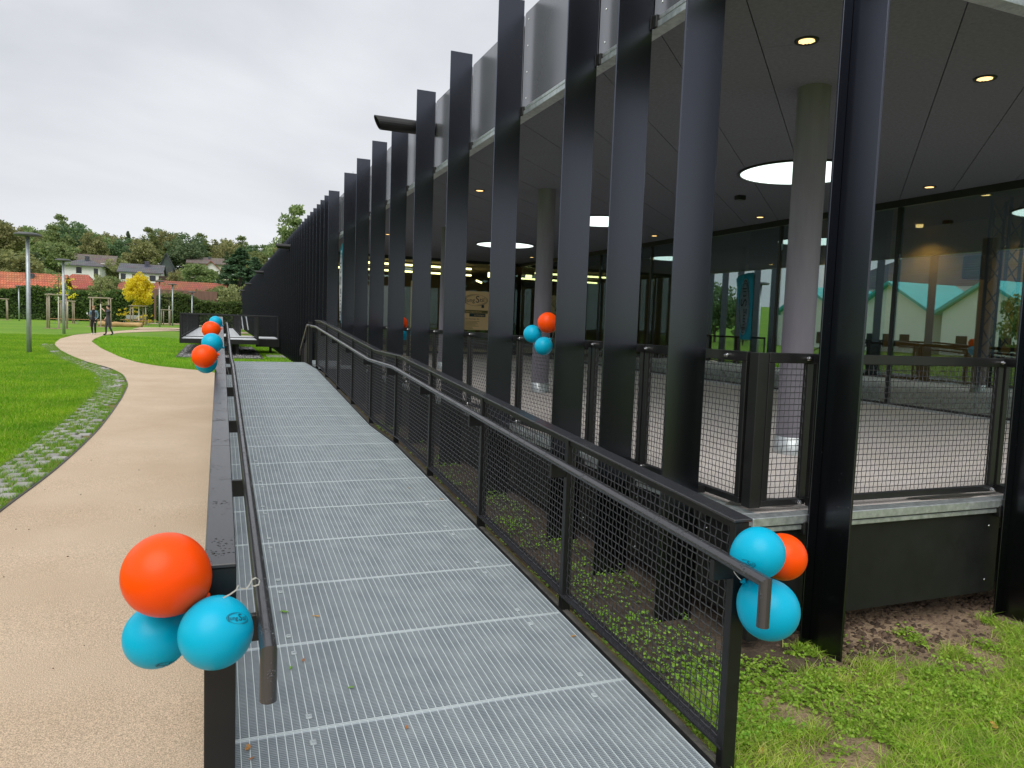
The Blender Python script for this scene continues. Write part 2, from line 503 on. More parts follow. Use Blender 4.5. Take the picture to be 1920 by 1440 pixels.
# ------------------------------------------------------------------ mesh helpers
class MB:
    def __init__(s):
        s.v = []
        s.f = []
    def add(s, vs, fs):
        n = len(s.v)
        s.v += [tuple(p) for p in vs]
        s.f += [tuple(i + n for i in f) for f in fs]
        return s
    def box(s, x0, x1, y0, y1, z0, z1, g=0., yref=None):
        """box; g tilts it along Y (slope)"""
        sh = (lambda y: g * (y - (yref if yref is not None else y0)))
        vs = [(x, y, z + sh(y)) for x in (x0, x1) for y in (y0, y1) for z in (z0, z1)]
        return s.add(vs, [(0, 1, 3, 2), (4, 6, 7, 5), (0, 4, 5, 1), (2, 3, 7, 6), (0, 2, 6, 4), (1, 5, 7, 3)])
    def cbox(s, x0, x1, y0, y1, z0, z1, c=.003, g=0., yref=None):
        """box with chamfered edges"""
        X, Y, Z = (x0, x1), (y0, y1), (z0, z1)
        yr = yref if yref is not None else y0
        vs, idx = [], {}
        for i in (0, 1):
            for j in (0, 1):
                for k in (0, 1):
                    p = [X[i], Y[j], Z[k]]
                    sg = [1 - 2 * i, 1 - 2 * j, 1 - 2 * k]
                    for a in range(3):
                        q = [p[d] + (0 if d == a else sg[d] * c) for d in range(3)]
                        q[2] += g * (q[1] - yr)
                        idx[i, j, k, a] = len(vs)
                        vs.append(q)
        fs = []
        for a in range(3):
            o = [d for d in range(3) if d != a]
            for sd_ in (0, 1):
                q = []
                for u, w in ((0, 0), (1, 0), (1, 1), (0, 1)):
                    key = [0, 0, 0]
                    key[a] = sd_
                    key[o[0]] = u
                    key[o[1]] = w
                    q.append(idx[key[0], key[1], key[2], a])
                fs.append(q)
        for a in range(3):
            o = [d for d in range(3) if d != a]
            for u in (0, 1):
                for w in (0, 1):
                    k0, k1 = [0] * 3, [0] * 3
                    k0[o[0]] = k1[o[0]] = u
                    k0[o[1]] = k1[o[1]] = w
                    k1[a] = 1
                    fs.append([idx[(*k0, o[0])], idx[(*k1, o[0])], idx[(*k1, o[1])], idx[(*k0, o[1])]])
        for i in (0, 1):
            for j in (0, 1):
                for k in (0, 1):
                    fs.append([idx[i, j, k, a] for a in range(3)])
        return s.add(vs, fs)
    def tube(s, pts, r, n=8, caps=True):
        pts = [Vector(p) for p in pts]
        rs = r if isinstance(r, (list, tuple)) else [r] * len(pts)
        rings = []
        for i, p in enumerate(pts):
            d0 = (pts[i] - pts[i - 1]).normalized() if i else (pts[1] - pts[0]).normalized()
            d1 = (pts[i + 1] - pts[i]).normalized() if i < len(pts) - 1 else d0
            t = (d0 + d1).normalized()
            up = Vector((1, 0, 0)) if abs(d1.x) < .9 else Vector((0, 0, 1))
            a = d1.cross(up).normalized()
            b = d1.cross(a).normalized()
            ring = []
            for k in range(n):
                an = 2 * math.pi * (k + .5) / n
                q = p + (a * math.cos(an) + b * math.sin(an)) * rs[i]
                den = d1.dot(t)
                q = q - d1 * ((q - p).dot(t) / den)      # mitre
                ring.append(q)
            rings.append(ring)
        vs = [q for ring in rings for q in ring]
        fs = []
        for i in range(len(rings) - 1):
            for k in range(n):
                k2 = (k + 1) % n
                fs.append((i * n + k, i * n + k2, (i + 1) * n + k2, (i + 1) * n + k))
        if caps:
            fs.append(tuple(range(n))[::-1])
            fs.append(tuple((len(rings) - 1) * n + k for k in range(n)))
        return s.add(vs, fs)
    def prism(s, poly, z0, z1):
        n = len(poly)
        vs = [(x, y, z0) for x, y in poly] + [(x, y, z1) for x, y in poly]
        fs = [tuple(range(n))[::-1], tuple(range(n, 2 * n))]
        fs += [(i, (i + 1) % n, n + (i + 1) % n, n + i) for i in range(n)]
        return s.add(vs, fs)
    def lathe(s, prof, n=24, c=(0, 0, 0)):
        vs = []
        for r, z in prof:
            for k in range(n):
                a = 2 * math.pi * k / n
                vs.append((c[0] + r * math.cos(a), c[1] + r * math.sin(a), c[2] + z))
        fs = []
        for i in range(len(prof) - 1):
            for k in range(n):
                k2 = (k + 1) % n
                fs.append((i * n + k, i * n + k2, (i + 1) * n + k2, (i + 1) * n + k))
        return s.add(vs, fs)
    def data(s, name, m=None, smooth=False):
        me = bpy.data.meshes.new(name)
        me.from_pydata(s.v, [], s.f)
        if m:
            me.materials.append(MATS[m] if isinstance(m, str) else m)
        if smooth:
            me.polygons.foreach_set('use_smooth', [True] * len(me.polygons))
        me.update()
        return me

def fast_mesh(name, verts, faces, m, smooth=False):
    """numpy arrays: verts (N,3), faces (M,k)"""
    me = bpy.data.meshes.new(name)
    k = faces.shape[1]
    me.vertices.add(len(verts))
    me.vertices.foreach_set('co', np.ascontiguousarray(verts, dtype=np.float32).ravel())
    me.loops.add(faces.size)
    me.loops.foreach_set('vertex_index', np.ascontiguousarray(faces, dtype=np.int32).ravel())
    me.polygons.add(len(faces))
    me.polygons.foreach_set('loop_start', np.arange(0, faces.size, k, dtype=np.int32))
    me.update(calc_edges=True)
    me.materials.append(MATS[m])
    if smooth:
        me.polygons.foreach_set('use_smooth', np.ones(len(faces), dtype=bool))
    return me

def thing(name, label, cat, loc=(0, 0, 0), rotz=0., group=None):
    o = bpy.data.objects.new(name, None)
    o.empty_display_size = .2
    COL.objects.link(o)
    o.location = loc
    o.rotation_euler = (0, 0, rotz)
    tag(o, label, cat, group)
    return o
def tag(o, label=None, cat=None, group=None, kind=None):
    if label: o['label'] = label
    if cat: o['category'] = cat
    if group: o['group'] = group
    if kind: o['kind'] = kind
    return o
def link(name, me, parent=None, loc=None, rot=None, world=False):
    """world=True: the mesh is in world coordinates although its parent stands elsewhere"""
    o = bpy.data.objects.new(name, me)
    COL.objects.link(o)
    if parent is not None:
        o.parent = parent
        if world:
            root = parent
            while root.parent is not None:
                root = root.parent
            if parent is root:
                o.matrix_parent_inverse = Matrix.Translation(-Vector(root.location))
    if loc is not None: o.location = loc
    if rot is not None: o.rotation_euler = rot
    return o
def part(name, mb, m, parent, smooth=False, world=True, label=None):
    o = link(name, mb.data(name, m, smooth), parent, world=world)
    if label: o['label'] = label
    return o
def struct(name, me):
    return tag(link(name, me), kind='structure')
def copy_tree(o, parent=None):
    c = o.copy()
    COL.objects.link(c)
    c.parent = parent
    for ch in list(o.children):
        copy_tree(ch, c)
    return c

def text_mesh(txt, size=1., font_shear=0., align='CENTER'):
    cu = bpy.data.curves.new('txt', 'FONT')
    cu.body = txt
    cu.size = size
    cu.align_x = align
    cu.align_y = 'CENTER'
    cu.shear = font_shear
    cu.resolution_u = 3
    ob = bpy.data.objects.new('txt', cu)
    COL.objects.link(ob)
    dg = bpy.context.evaluated_depsgraph_get()
    me = bpy.data.meshes.new_from_object(ob.evaluated_get(dg))
    vs = [tuple(v.co) for v in me.vertices]
    fs = [tuple(p.vertices) for p in me.polygons]
    bpy.data.objects.remove(ob)
    bpy.data.curves.remove(cu)
    bpy.data.meshes.remove(me)
    return vs, fs

def arc_strip(rx, ry, a0, a1, w, n=28):
    vs, fs = [], []
    for i in range(n + 1):
        t = i / n
        a = R(a0 + (a1 - a0) * t)
        ww = w * (.25 + .75 * math.sin(math.pi * t))
        vs += [(rx * math.cos(a), ry * math.sin(a), 0), ((rx - ww) * math.cos(a), (ry - ww) * math.sin(a), 0)]
        if i:
            k = 2 * i
            fs.append((k - 2, k, k + 1, k - 1))
    return vs, fs

def logo(size=1.):
    """the word in its open oval, about 2.3 x size wide, in the XY plane"""
    vs, fs = [], []
    def ad(v, f, dx=0, dy=0, sc=1):
        n = len(vs)
        vs.extend([((x * sc + dx) * size, (y * sc + dy) * size, 0) for x, y, z in v])
        fs.extend([tuple(i + n for i in q) for q in f])
    ad(*text_mesh('Jung', .52), dx=-.52, dy=-.02)
    ad(*text_mesh('S', .86), dx=.17, dy=.05)
    ad(*text_mesh('til', .56), dx=.6, dy=.03)
    ad(*arc_strip(1.12, .5, 60, 268, .045))
    ad(*arc_strip(1.12, .5, -100, 62, .05))
    ad(*arc_strip(1.02, .42, 95, 230, .04), dx=.02)
    ad(*arc_strip(1.02, .42, -80, 40, .04), dx=-.02)
    return vs, fs

# ------------------------------------------------------------------ terrain
def ss(a, b, t):
    t = np.clip((t - a) / (b - a), 0, 1)
    return t * t * (3 - 2 * t)
def gz(X, Y):
    X = np.asarray(X, float)
    Y = np.asarray(Y, float)
    l = np.where(Y < 20, .0045 * np.maximum(Y, 0), np.where(Y < 50, .09 + .0107 * (Y - 20), .411 + .003 * (Y - 50)))
    b = np.where(Y < 33, .0045 * np.maximum(Y, 0), .1485)
    k = ss(-4, .5, X)
    z = l * (1 - k) + b * k
    z = z - .075 * ss(1.9, 2.6, X) * ss(6, 2, Y)                    # a little lower right of the ramp
    hill = .1 * np.clip(Y - 104, 0, 130) + .03 * np.clip(Y - 234, 0, 400)
    hill = hill * (.92 + .10 * np.clip((X + 60) / 80, -.4, 1.2))
    return z + hill
def G(X, Y):
    return float(gz(X, Y))

def grid_mesh(name, xs, ys, m, dz=0.):
    X, Y = np.meshgrid(xs, ys)
    Z = gz(X, Y) + dz
    v = np.stack([X, Y, Z], -1).reshape(-1, 3)
    nx = len(xs)
    i = (np.arange(len(ys) - 1)[:, None] * nx + np.arange(nx - 1)[None]).ravel()
    f = np.stack([i, i + 1, i + 1 + nx, i + nx], -1)
    return fast_mesh(name, v, f, m, True)

xs = np.concatenate([np.arange(-400, -160, 20.), np.arange(-160, -20, 5.), np.arange(-20, 12, .5), np.arange(12, 40, 2.), np.arange(40, 401, 20.)])
ys = np.concatenate([np.arange(-200, -10, 10.), np.arange(-10, 70, .5), np.arange(70, 110, 1.), np.arange(110, 260, 5.), np.arange(260, 901, 40.)])
struct('lawn', grid_mesh('lawn', xs, ys, 'lawn'))

# the path of tan bound gravel
PL = np.array([(-2.0, -6), (-1.95, 0), (-1.9, 4), (-1.84, 7.8), (-1.74, 9.29), (-1.71, 10.83), (-1.71, 12.65), (-1.78, 14.79), (-1.89, 17.31),
               (-2.07, 20.15), (-2.48, 23.0), (-3.11, 25.34), (-3.89, 27.15), (-4.84, 30.1), (-5.86, 33.75), (-7.03, 38.89),
               (-7.65, 43.72), (-7.83, 48.72), (-7.58, 51.97), (-7.1, 57), (-6.47, 62.71), (-5.5, 68)])
PR = np.array([(-.055, -6), (-.055, 22), (-.075, 24.0), (-.3, 24.84), (-.67, 25.16), (-1.74, 26.28), (-2.58, 27.82), (-3.43, 30.52), (-4.71, 35.78),
               (-5.91, 41.66), (-6.19, 44.64), (-6.41, 49.81), (-6.13, 55.46), (-4.6, 61), (-2.2, 68)])
PV = np.array([(-2.43, 4), (-2.41, 10.21), (-2.37, 10.94), (-2.39, 13.34), (-2.48, 15.94), (-2.55, 17.63), (-2.73, 20.13), (-2.95, 21.65), (-3.41, 23.73),
               (-4.39, 26.82), (-5.58, 30.64), (-7.19, 36.9), (-7.48, 38.6)])
def smooth_curve(P):
    """X as a smooth function of Y"""
    yy = np.linspace(P[0, 1], P[-1, 1], 900)
    xx = np.interp(yy, P[:, 1], P[:, 0])
    k = np.hanning(31); k /= k.sum()
    pad = np.pad(xx, 15, mode='edge')
    xx2 = np.convolve(pad, k, 'valid')
    return lambda y: np.interp(y, yy, xx2)
fL, fR_, fV = smooth_curve(PL), smooth_curve(PR), smooth_curve(PV)
fR = lambda y: np.where(np.asarray(y) < 23.0, -.055, fR_(y))
def strip_mesh(name, fa, fb, y0, y1, dy, nc, dz, m):
    yy = np.arange(y0, y1 + 1e-6, dy)
    a, b = fa(yy), fb(yy)
    t = np.linspace(0, 1, nc + 1)
    X = a[:, None] + (b - a)[:, None] * t[None]
    Y = np.repeat(yy[:, None], nc + 1, 1)
    Z = gz(X, Y) + dz
    v = np.stack([X, Y, Z], -1).reshape(-1, 3)
    n = nc + 1
    i = (np.arange(len(yy) - 1)[:, None] * n + np.arange(nc)[None]).ravel()
    return fast_mesh(name, v, np.stack([i, i + 1, i + 1 + n, i + n], -1), m, True)
struct('path', strip_mesh('path', fL, fR, -6, 68, .25, 10, .022, 'pathmat'))
apron = MB()
apron.add([(-.055, -6, .022), (1.95, -6, .022), (1.95, .8, .022), (-.055, .8, .022)], [(0, 1, 2, 3)])
struct('path', apron.data('path', 'pathmat'))
foot = MB()
for i in range(10):
    y0, y1 = 19.6 + .45 * i, 19.6 + .45 * (i + 1)
    foot.add([(-.055, y0, G(-.05, y0) + .018), (2.3, y0, G(2.3, y0) + .018), (2.3, y1, G(2.3, y1) + .018), (-.055, y1, G(-.05, y1) + .018)], [(0, 1, 2, 3)])
struct('path', foot.data('path', 'pathmat'))
one = lambda c: (lambda y: np.full_like(np.asarray(y, float), c))
bx = np.arange(-6.5, 2.6, .5)
def cross_band(ya, yb, dz):
    v, f = [], []
    for i, x in enumerate(bx):
        t = (x + 6.5) / 9
        for yv in (ya(t), yb(t)):
            v.append((x, yv, G(x, yv) + dz))
        if i:
            k = 2 * i
            f.append((k - 2, k, k + 1, k - 1))
    mb = MB().add(v, f)
    return mb
struct('path', cross_band(lambda t: 66 - 1.5 * t, lambda t: 68.5 - 1.5 * t, .05).data('path', 'pathmat'))
struct('path', cross_band(lambda t: 68 + 6 * t, lambda t: 72 + 8 * t, .055).data('path', 'pathmat'))
struct('path', strip_mesh('path', one(-9.5), one(2.4), 93, 98, .5, 20, .05, 'pathmat'))
n = 60
X = -1.7 + 1.5 * RNG.random(n)
Y = 1.2 + 9 * RNG.random(n) ** 1.4
PATH_CRUMBS = np.stack([X, Y, gz(X, Y) + .026], -1)
# thin dark steel edging along the path
edg = MB()
yy = np.arange(3, 62, .35)
for a, b in zip(yy[:-1], yy[1:]):
    xa, xb = float(fL(a)), float(fL(b))
    za, zb = G(xa, a), G(xb, b)
    edg.add([(xa - .02, a, za - .05), (xa, a, za - .05), (xa, a, za + .032), (xa - .02, a, za + .032),
             (xb - .02, b, zb - .05), (xb, b, zb - .05), (xb, b, zb + .032), (xb - .02, b, zb + .032)],
            [(3, 2, 6, 7), (0, 3, 7, 4), (2, 1, 5, 6)])
struct('path_edging', edg.data('path_edging', 'black'))

# bare soil below and beside the ramp
soil = MB()
sx = np.concatenate([[-.04], np.arange(1.9, 9, .15)])
sy = np.arange(-2, 25.01, .25)
v, f = [], []
for j, y in enumerate(sy):
    for i, x in enumerate(sx):
        yy_ = min(y, 25)
        v.append((x, yy_, G(x, yy_) + .016 + (.006 * math.sin(3.1 * x + 1.7 * y) * math.sin(2.3 * y) if i else 0)))
        if i and j:
            a = j * len(sx) + i
            f.append((a - 1 - len(sx), a - len(sx), a, a - 1))
struct('soil', MB().add(v, f).data('soil', 'soil', True))

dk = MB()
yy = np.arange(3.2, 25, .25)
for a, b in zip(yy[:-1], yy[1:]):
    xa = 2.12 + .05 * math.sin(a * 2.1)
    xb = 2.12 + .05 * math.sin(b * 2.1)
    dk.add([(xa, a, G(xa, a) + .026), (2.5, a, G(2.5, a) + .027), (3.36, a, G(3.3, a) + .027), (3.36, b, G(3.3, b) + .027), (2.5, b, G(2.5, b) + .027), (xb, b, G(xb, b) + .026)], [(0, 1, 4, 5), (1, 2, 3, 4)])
struct('soil_strip', dk.data('soil_strip', 'darksoil'))  # strip of darker brown earth along the foot of the building

# ------------------------------------------------------------------ paving stones along the path
pav_root = MB()
yy = np.arange(4, 38.7, .5)
for a, b in zip(yy[:-1], yy[1:]):
    q = [(float(fV(a)), a), (float(fL(a)) - .02, a), (float(fL(b)) - .02, b), (float(fV(b)), b)]
    pav_root.add([(x, y, G(x, y) + .008) for x, y in q], [(0, 1, 2, 3)])
pav = struct('paver_strip', pav_root.data('paver_strip', 'moss'))
stone = MB().cbox(-.082, .082, -.098, .098, -.05, .03, .012).data('paver', 'paver')
spots = []
y = 5.0
row = 0
while y < 38.4:
    xr = float(fL(y)) - .13
    xl = float(fV(y)) + .07
    ang = math.atan2(float(fL(y + .2)) - float(fL(y - .2)), .4)
    n = int((xr - xl) / .205 + .5)
    for k in range(n + 1):
        x = xr - k * .205 - (.1 if row % 2 else 0)
        if x < xl - .05 or random.random() < .05:
            continue
        spots.append((x + random.uniform(-.012, .012), y + random.uniform(-.012, .012), -ang + random.uniform(-.06, .06)))
    y += .245
    row += 1
spots = [s for s in spots if s[1] > 8.5] + [s for s in spots if s[1] <= 8.5]
for x, y, a in spots[:300]:
    link('paver', stone, pav, (x, y, G(x, y) + random.uniform(-.008, .006)), (random.uniform(-.03, .03), random.uniform(-.03, .03), a))
rest = MB()
for x, y, a in spots[300:]:
    mb = MB().cbox(-.082, .082, -.098, .098, -.05, .03, .012)
    ca, sa = math.cos(a), math.sin(a)
    rest.add([(x + p[0] * ca - p[1] * sa, y + p[0] * sa + p[1] * ca, G(x, y) + p[2]) for p in mb.v], mb.f)
tag(link('pavers', rest.data('pavers', 'paver'), pav), kind='stuff')

# ------------------------------------------------------------------ grass
def blades(name, P, h, w, m, lean=.5, label=None):
    n = len(P)
    a = RNG.uniform(0, 2 * np.pi, n)
    hh = h * RNG.uniform(.55, 1.35, n)
    ww = w * RNG.uniform(.7, 1.3, n)
    ln = lean * hh * RNG.uniform(.1, 1.2, n)
    la = RNG.uniform(0, 2 * np.pi, n)
    d = np.stack([np.cos(a), np.sin(a), np.zeros(n)], -1)
    e = np.stack([np.cos(la), np.sin(la), np.zeros(n)], -1)
    up = np.array([0, 0, 1.])
    v0 = P - d * ww[:, None] / 2
    v1 = P + d * ww[:, None] / 2
    mid = P + up * (hh * .6)[:, None] + e * (ln * .35)[:, None]
    v2 = mid + d * ww[:, None] * .4
    v3 = mid - d * ww[:, None] * .4
    v4 = P + up * hh[:, None] + e * ln[:, None]
    V = np.stack([v0, v1, v2, v3, v4], 1).reshape(-1, 3)
    b = np.arange(n)[:, None] * 5
    F = np.concatenate([b + [0, 1, 2], b + [0, 2, 3], b + [3, 2, 4]], 0)
    o = link(name, fast_mesh(name, V, F, m))
    return tag(o, label, 'grass', kind='stuff')

def vnoise(x, y, s, seed=0):
    """smooth value noise, for bare patches"""
    r = np.random.default_rng(seed)
    T = r.random((64, 64))
    u, v_ = x * s + 100, y * s + 100
    i, j = np.floor(u).astype(int), np.floor(v_).astype(int)
    fu, fv_ = u - i, v_ - j
    fu = fu * fu * (3 - 2 * fu)
    fv_ = fv_ * fv_ * (3 - 2 * fv_)
    g = lambda a, b: T[a % 64, b % 64]
    return (g(i, j) * (1 - fu) + g(i + 1, j) * fu) * (1 - fv_) + (g(i, j + 1) * (1 - fu) + g(i + 1, j + 1) * fu) * fv_

# lawn left of the path
n = 210000
Y = 8.5 + 40 * RNG.random(n) ** 1.25
edge = np.where(Y < 38, fV(np.minimum(Y, 38.4)), fL(Y) - .03)
X = edge + .06 - RNG.random(n) ** 1.3 * (np.maximum(.25 * Y + edge, 0) + 1.2)
keep = vnoise(X, Y, 1.1, 3) > -.1
X, Y = X[keep], Y[keep]
blades('lawn_grass', np.stack([X, Y, gz(X, Y)], -1), .055, .009, 'blade', .6, 'short mown green grass left of the curved path')
# between the path and the building
n = 60000
Y = 25 + 24 * RNG.random(n)
X0 = fR(Y) + .03
X = X0 + RNG.random(n) * (2.5 - X0)
keep = ~((X > -1.6) & (X < 1.65) & (Y > 31.4) & (Y < 42.5))
X, Y = X[keep], Y[keep]
blades('lawn_grass', np.stack([X, Y, gz(X, Y)], -1), .06, .013, 'blade', .6, 'mown grass between the path bend and the dark building')
# grass and weeds in the joints of the pavers
n = 70000
Y = 7.5 + 30 * RNG.random(n)
X = fV(Y) + RNG.random(n) * (fL(Y) - .03 - fV(Y))
SP = np.array(spots)
order = np.argsort(SP[:, 1])
SP = SP[order]
keep = vnoise(X, Y, 2.2, 5) > .22
for i in range(0, len(X), 4000):
    xs_, ys_ = X[i:i + 4000, None], Y[i:i + 4000, None]
    dx_, dy_ = xs_ - SP[None, :, 0], ys_ - SP[None, :, 1]
    c_, s__ = np.cos(-SP[:, 2]), np.sin(-SP[:, 2])
    u_, w_ = dx_ * c_ - dy_ * s__, dx_ * s__ + dy_ * c_
    on = ((np.abs(u_) < .062) & (np.abs(w_) < .074)).any(1)
    keep[i:i + 4000] &= ~on
X, Y = X[keep], Y[keep]
blades('joint_grass', np.stack([X, Y, gz(X, Y) + .005], -1), .05, .007, 'bladejoint', .8, 'thin grass growing in the gaps between the grey paving stones')
# rough grass right of the ramp: tufts with bare soil between
nt_ = 5600
TX, TY = 2.02 + 5.2 * RNG.random(nt_), .55 + 3.0 * RNG.random(nt_)
m_ = .55 * vnoise(TX, TY, 1.5, 8) + .45 * vnoise(TX, TY, 4.5, 9)
lim = .405 + .22 * ss(2.7, 3.3, TY) + .09 * ss(3.0, 4.6, TX) - .07 * ss(3., 2.2, TX)
k_ = m_ > lim
TX, TY = TX[k_], TY[k_]
cnt = RNG.integers(14, 60, len(TX))
X = np.repeat(TX, cnt) + RNG.normal(0, .03, cnt.sum())
Y = np.repeat(TY, cnt) + RNG.normal(0, .03, cnt.sum())
ne = 9000
X = np.concatenate([X, 2.02 + 5 * RNG.random(ne)])
Y = np.concatenate([Y, .55 + 2.7 * RNG.random(ne)])
ok_ = (X > 2.0) & (Y < 3.5)
X, Y = X[ok_], Y[ok_]
short = RNG.random(len(X)) < .6
blades('rough_grass', np.stack([X, Y, gz(X, Y) + .014], -1)[short], .055, .0046, 'bladebright', 1.9, 'patchy rough grass beside the ramp foot')
blades('dry_grass', np.stack([X, Y, gz(X, Y) + .014], -1)[~short], .05, .0035, 'bladedry', 1.6, 'yellowed blades among the patchy grass beside the ramp')
# clover-like weeds along the foot of the building
def weeds(P, name, label):
    V, F = [], []
    nn = 0
    hexa = np.array([[math.cos(a), math.sin(a)] for a in np.linspace(0, 2 * np.pi, 7)[:-1]])
    for p in P:
        h = random.uniform(.01, .07) * random.random() + .008
        a0 = random.uniform(0, 6.28)
        for k in range(3):
            a = a0 + k * 2.09
            s_ = random.uniform(.005, .0085)
            c = p + np.array([math.cos(a) * s_ * 1.05, math.sin(a) * s_ * 1.05, h + random.uniform(-.005, .005)])
            tx, ty = random.uniform(-.6, .6), random.uniform(-.6, .6)
            ring = [c + np.array([q[0] * s_, q[1] * s_, (q[0] * tx + q[1] * ty) * s_]) for q in hexa]
            V += ring
            F.append([nn + i for i in range(6)])
            nn += 6
    o = link(name, fast_mesh(name, np.array(V), np.array(F), 'weed'))
    return tag(o, label, 'weeds', kind='stuff')
n = 26000
X = 2.02 + 5. * RNG.random(n)
Y = 2.2 + 1.25 * RNG.random(n)
d_ = vnoise(X, Y, 2.6, 21)
keep = (.55 * d_ + .45 * vnoise(X, Y, 8, 22) + RNG.normal(0, .05, n) > .46 + .25 * ss(3.0, 3.45, Y) * ss(3.3, 3.6, X) + .2 * ss(2.75, 2.2, Y) + .12 * ss(4.0, 5, X))
X, Y = X[keep], Y[keep]
weeds(np.stack([X, Y, gz(X, Y) + .014], -1), 'clover', 'low bright green clover along the foot of the building')
n = 7000
X = 2.06 + .8 * RNG.random(n)
Y = 2.6 + 12 * RNG.random(n) ** 1.4
keep = .6 * vnoise(X, Y, 2.1, 31) + .4 * vnoise(X, Y, 7, 32) + RNG.normal(0, .05, n) > .50 + .1 * ss(2.5, 2.8, X)
X, Y = X[keep], Y[keep]
weeds(np.stack([X, Y, gz(X, Y) + .03], -1), 'clover', 'weeds on the soil strip behind the mesh railing of the ramp')

def stones(name, P, smin, smax, m, label, cat, kind='stuff'):
    base = np.array([(1, 0, 0), (-1, 0, 0), (0, 1, 0), (0, -1, 0), (0, 0, 1), (0, 0, -1)], float)
    fc = np.array([(0, 2, 4), (2, 1, 4), (1, 3, 4), (3, 0, 4), (2, 0, 5), (1, 2, 5), (3, 1, 5), (0, 3, 5)])
    n = len(P)
    s_ = RNG.uniform(smin, smax, n)
    V = base[None] * RNG.uniform(.6, 1.25, (n, 6, 3)) * s_[:, None, None] + RNG.normal(0, .18, (n, 6, 3)) * s_[:, None, None]
    a = RNG.uniform(0, 6.28, n)
    c, s2 = np.cos(a)[:, None], np.sin(a)[:, None]
    V = np.stack([V[..., 0] * c - V[..., 1] * s2, V[..., 0] * s2 + V[..., 1] * c, V[..., 2] * .7], -1) + P[:, None]
    F = (np.arange(n)[:, None, None] * 6 + fc[None]).reshape(-1, 3)
    return tag(link(name, fast_mesh(name, V.reshape(-1, 3), F, m)), label, cat, kind=kind)
n = 2600
X = 3.0 + 4. * RNG.random(n)
Y = 3.12 + .65 * RNG.random(n) ** .8
stones('soil_clods', np.stack([X, Y, gz(X, Y) + .012], -1), .008, .034, 'clod', 'loose brown soil clods under the dark base panels', 'soil')
stones('path_crumbs', PATH_CRUMBS, .003, .008, 'clod', 'scattered dark crumbs on the tan path', 'crumbs')
n = 1500
X = 2.0 + 5. * RNG.random(n)
Y = .8 + 2.6 * RNG.random(n)
stones('soil_crumbs', np.stack([X, Y, gz(X, Y) + .014], -1), .003, .009, 'clod', 'crumbs of bare soil between the grass patches', 'soil')

# ------------------------------------------------------------------ the ramp
SL = .058                                # slope
Y0, YL0, YL1, YT0, YT1 = .795, 8.545, 10.03, 16.11, 18.5
ZT = None
def zr(y):
    y = min(max(y, 0), YT1)
    if y <= YL0: return -.03 + SL * y
    z1 = -.03 + SL * YL0
    if y <= YL1: return z1
    if y <= YT0: return z1 + SL * (y - YL1)
    return z1 + SL * (YT0 - YL1)
ZT = zr(YT1)                             # top landing, level with the deck (about 0.82)
FLOOR = ZT - .005
RX0, RX1 = .05, 1.9

ramp = thing('access_ramp', 'galvanised steel grating ramp rising along the dark building', 'ramp', (.98, 2, 0))
def grating_panel_mesh(w, d, seed):
    mb = MB()
    def bar(x0, x1, y0, y1, z0, z1):
        mb.add([(x, y, z) for x in (x0, x1) for y in (y0, y1) for z in (z0, z1)],
               [(4, 6, 7, 5), (0, 1, 3, 2), (0, 4, 5, 1), (2, 3, 7, 6), (1, 5, 7, 3)])
    k = int(d / .0115)
    for i in range(1, k):
        yb = d * i / k
        bar(.004, w - .004, yb - .0012, yb + .0012, -.03, -.0015)
    nb_ = len(mb.f)
    k = int(w / .0345)
    for i in range(1, k):
        xb = w * i / k
        bar(xb - .0018, xb + .0018, .004, d - .004, -.022, 0)
    for a, b, c, e in ((0, w, .0015, .006), (0, w, d - .006, d - .0015), (0, .0045, .006, d - .006), (w - .0045, w, .006, d - .006)):
        bar(a, b, c, e, -.034, .0006)
    bar(.005, w - .005, d - .017, d - .0065, -.006, -.0012)
    me = mb.data('grating_panel', 'grating')
    me.materials.append(MATS['gratingrod'])
    me.polygons.foreach_set('material_index', [1 if nb_ <= i < len(mb.f) - 5 else 0 for i in range(len(mb.f))])
    return me
PW = RX1 - RX0
pm1 = grating_panel_mesh(PW, .775, 1)
pm2 = grating_panel_mesh(PW, .7425, 2)
pm3 = grating_panel_mesh(PW, .76, 3)
pm4 = grating_panel_mesh(PW, .7966, 4)
clip = MB().cbox(-.014, .014, -.017, .017, -.004, .005, .003)
clip.lathe([(.0, .008), (.006, .008), (.006, .004)], 10)
clipm = clip.data('fixing_clip', 'plasticclip')
panels = []
for i in range(10):
    panels.append((Y0 + .775 * i, pm1, .775, SL))
panels += [(YL0 + .7425 * i, pm2, .7425, 0) for i in range(2)]
panels += [(YL1 + .76 * i, pm3, .76, SL) for i in range(8)]
panels += [(YT0 + .7966 * i, pm4, .7966, 0) for i in range(3)]
for y, me, d, g in panels:
    o = link('grating_panel', me, ramp, Vector((RX0, y, zr(y + 1e-4))) - ramp.location, (math.atan(g), 0, 0))
    if y < 8:
        for cx in (.30, PW - .22):
            for cy in (.09, d - .1):
                link('fixing_clip', clipm, o, (cx + random.uniform(-.02, .02), cy, .001))
def sloped(mb, x0, x1, za, zb, y0=Y0, y1=YT1, c=None):
    """bar following the ramp profile, za..zb above the ramp surface"""
    ks = [y0] + [k for k in (YL0, YL1, YT0) if y0 < k < y1] + [y1]
    n0 = len(mb.v)
    for k in ks:
        for x, z in ((x0, za), (x1, za), (x1, zb), (x0, zb)):
            mb.v.append((x, k, zr(k) + z))
    for i in range(len(ks) - 1):
        a = n0 + 4 * i
        for q in range(4):
            mb.f.append((a + q, a + (q + 1) % 4, a + 4 + (q + 1) % 4, a + 4 + q))
    mb.f.append((n0 + 3, n0 + 2, n0 + 1, n0))
    e = n0 + 4 * (len(ks) - 1)
    mb.f.append((e, e + 1, e + 2, e + 3))
    return mb
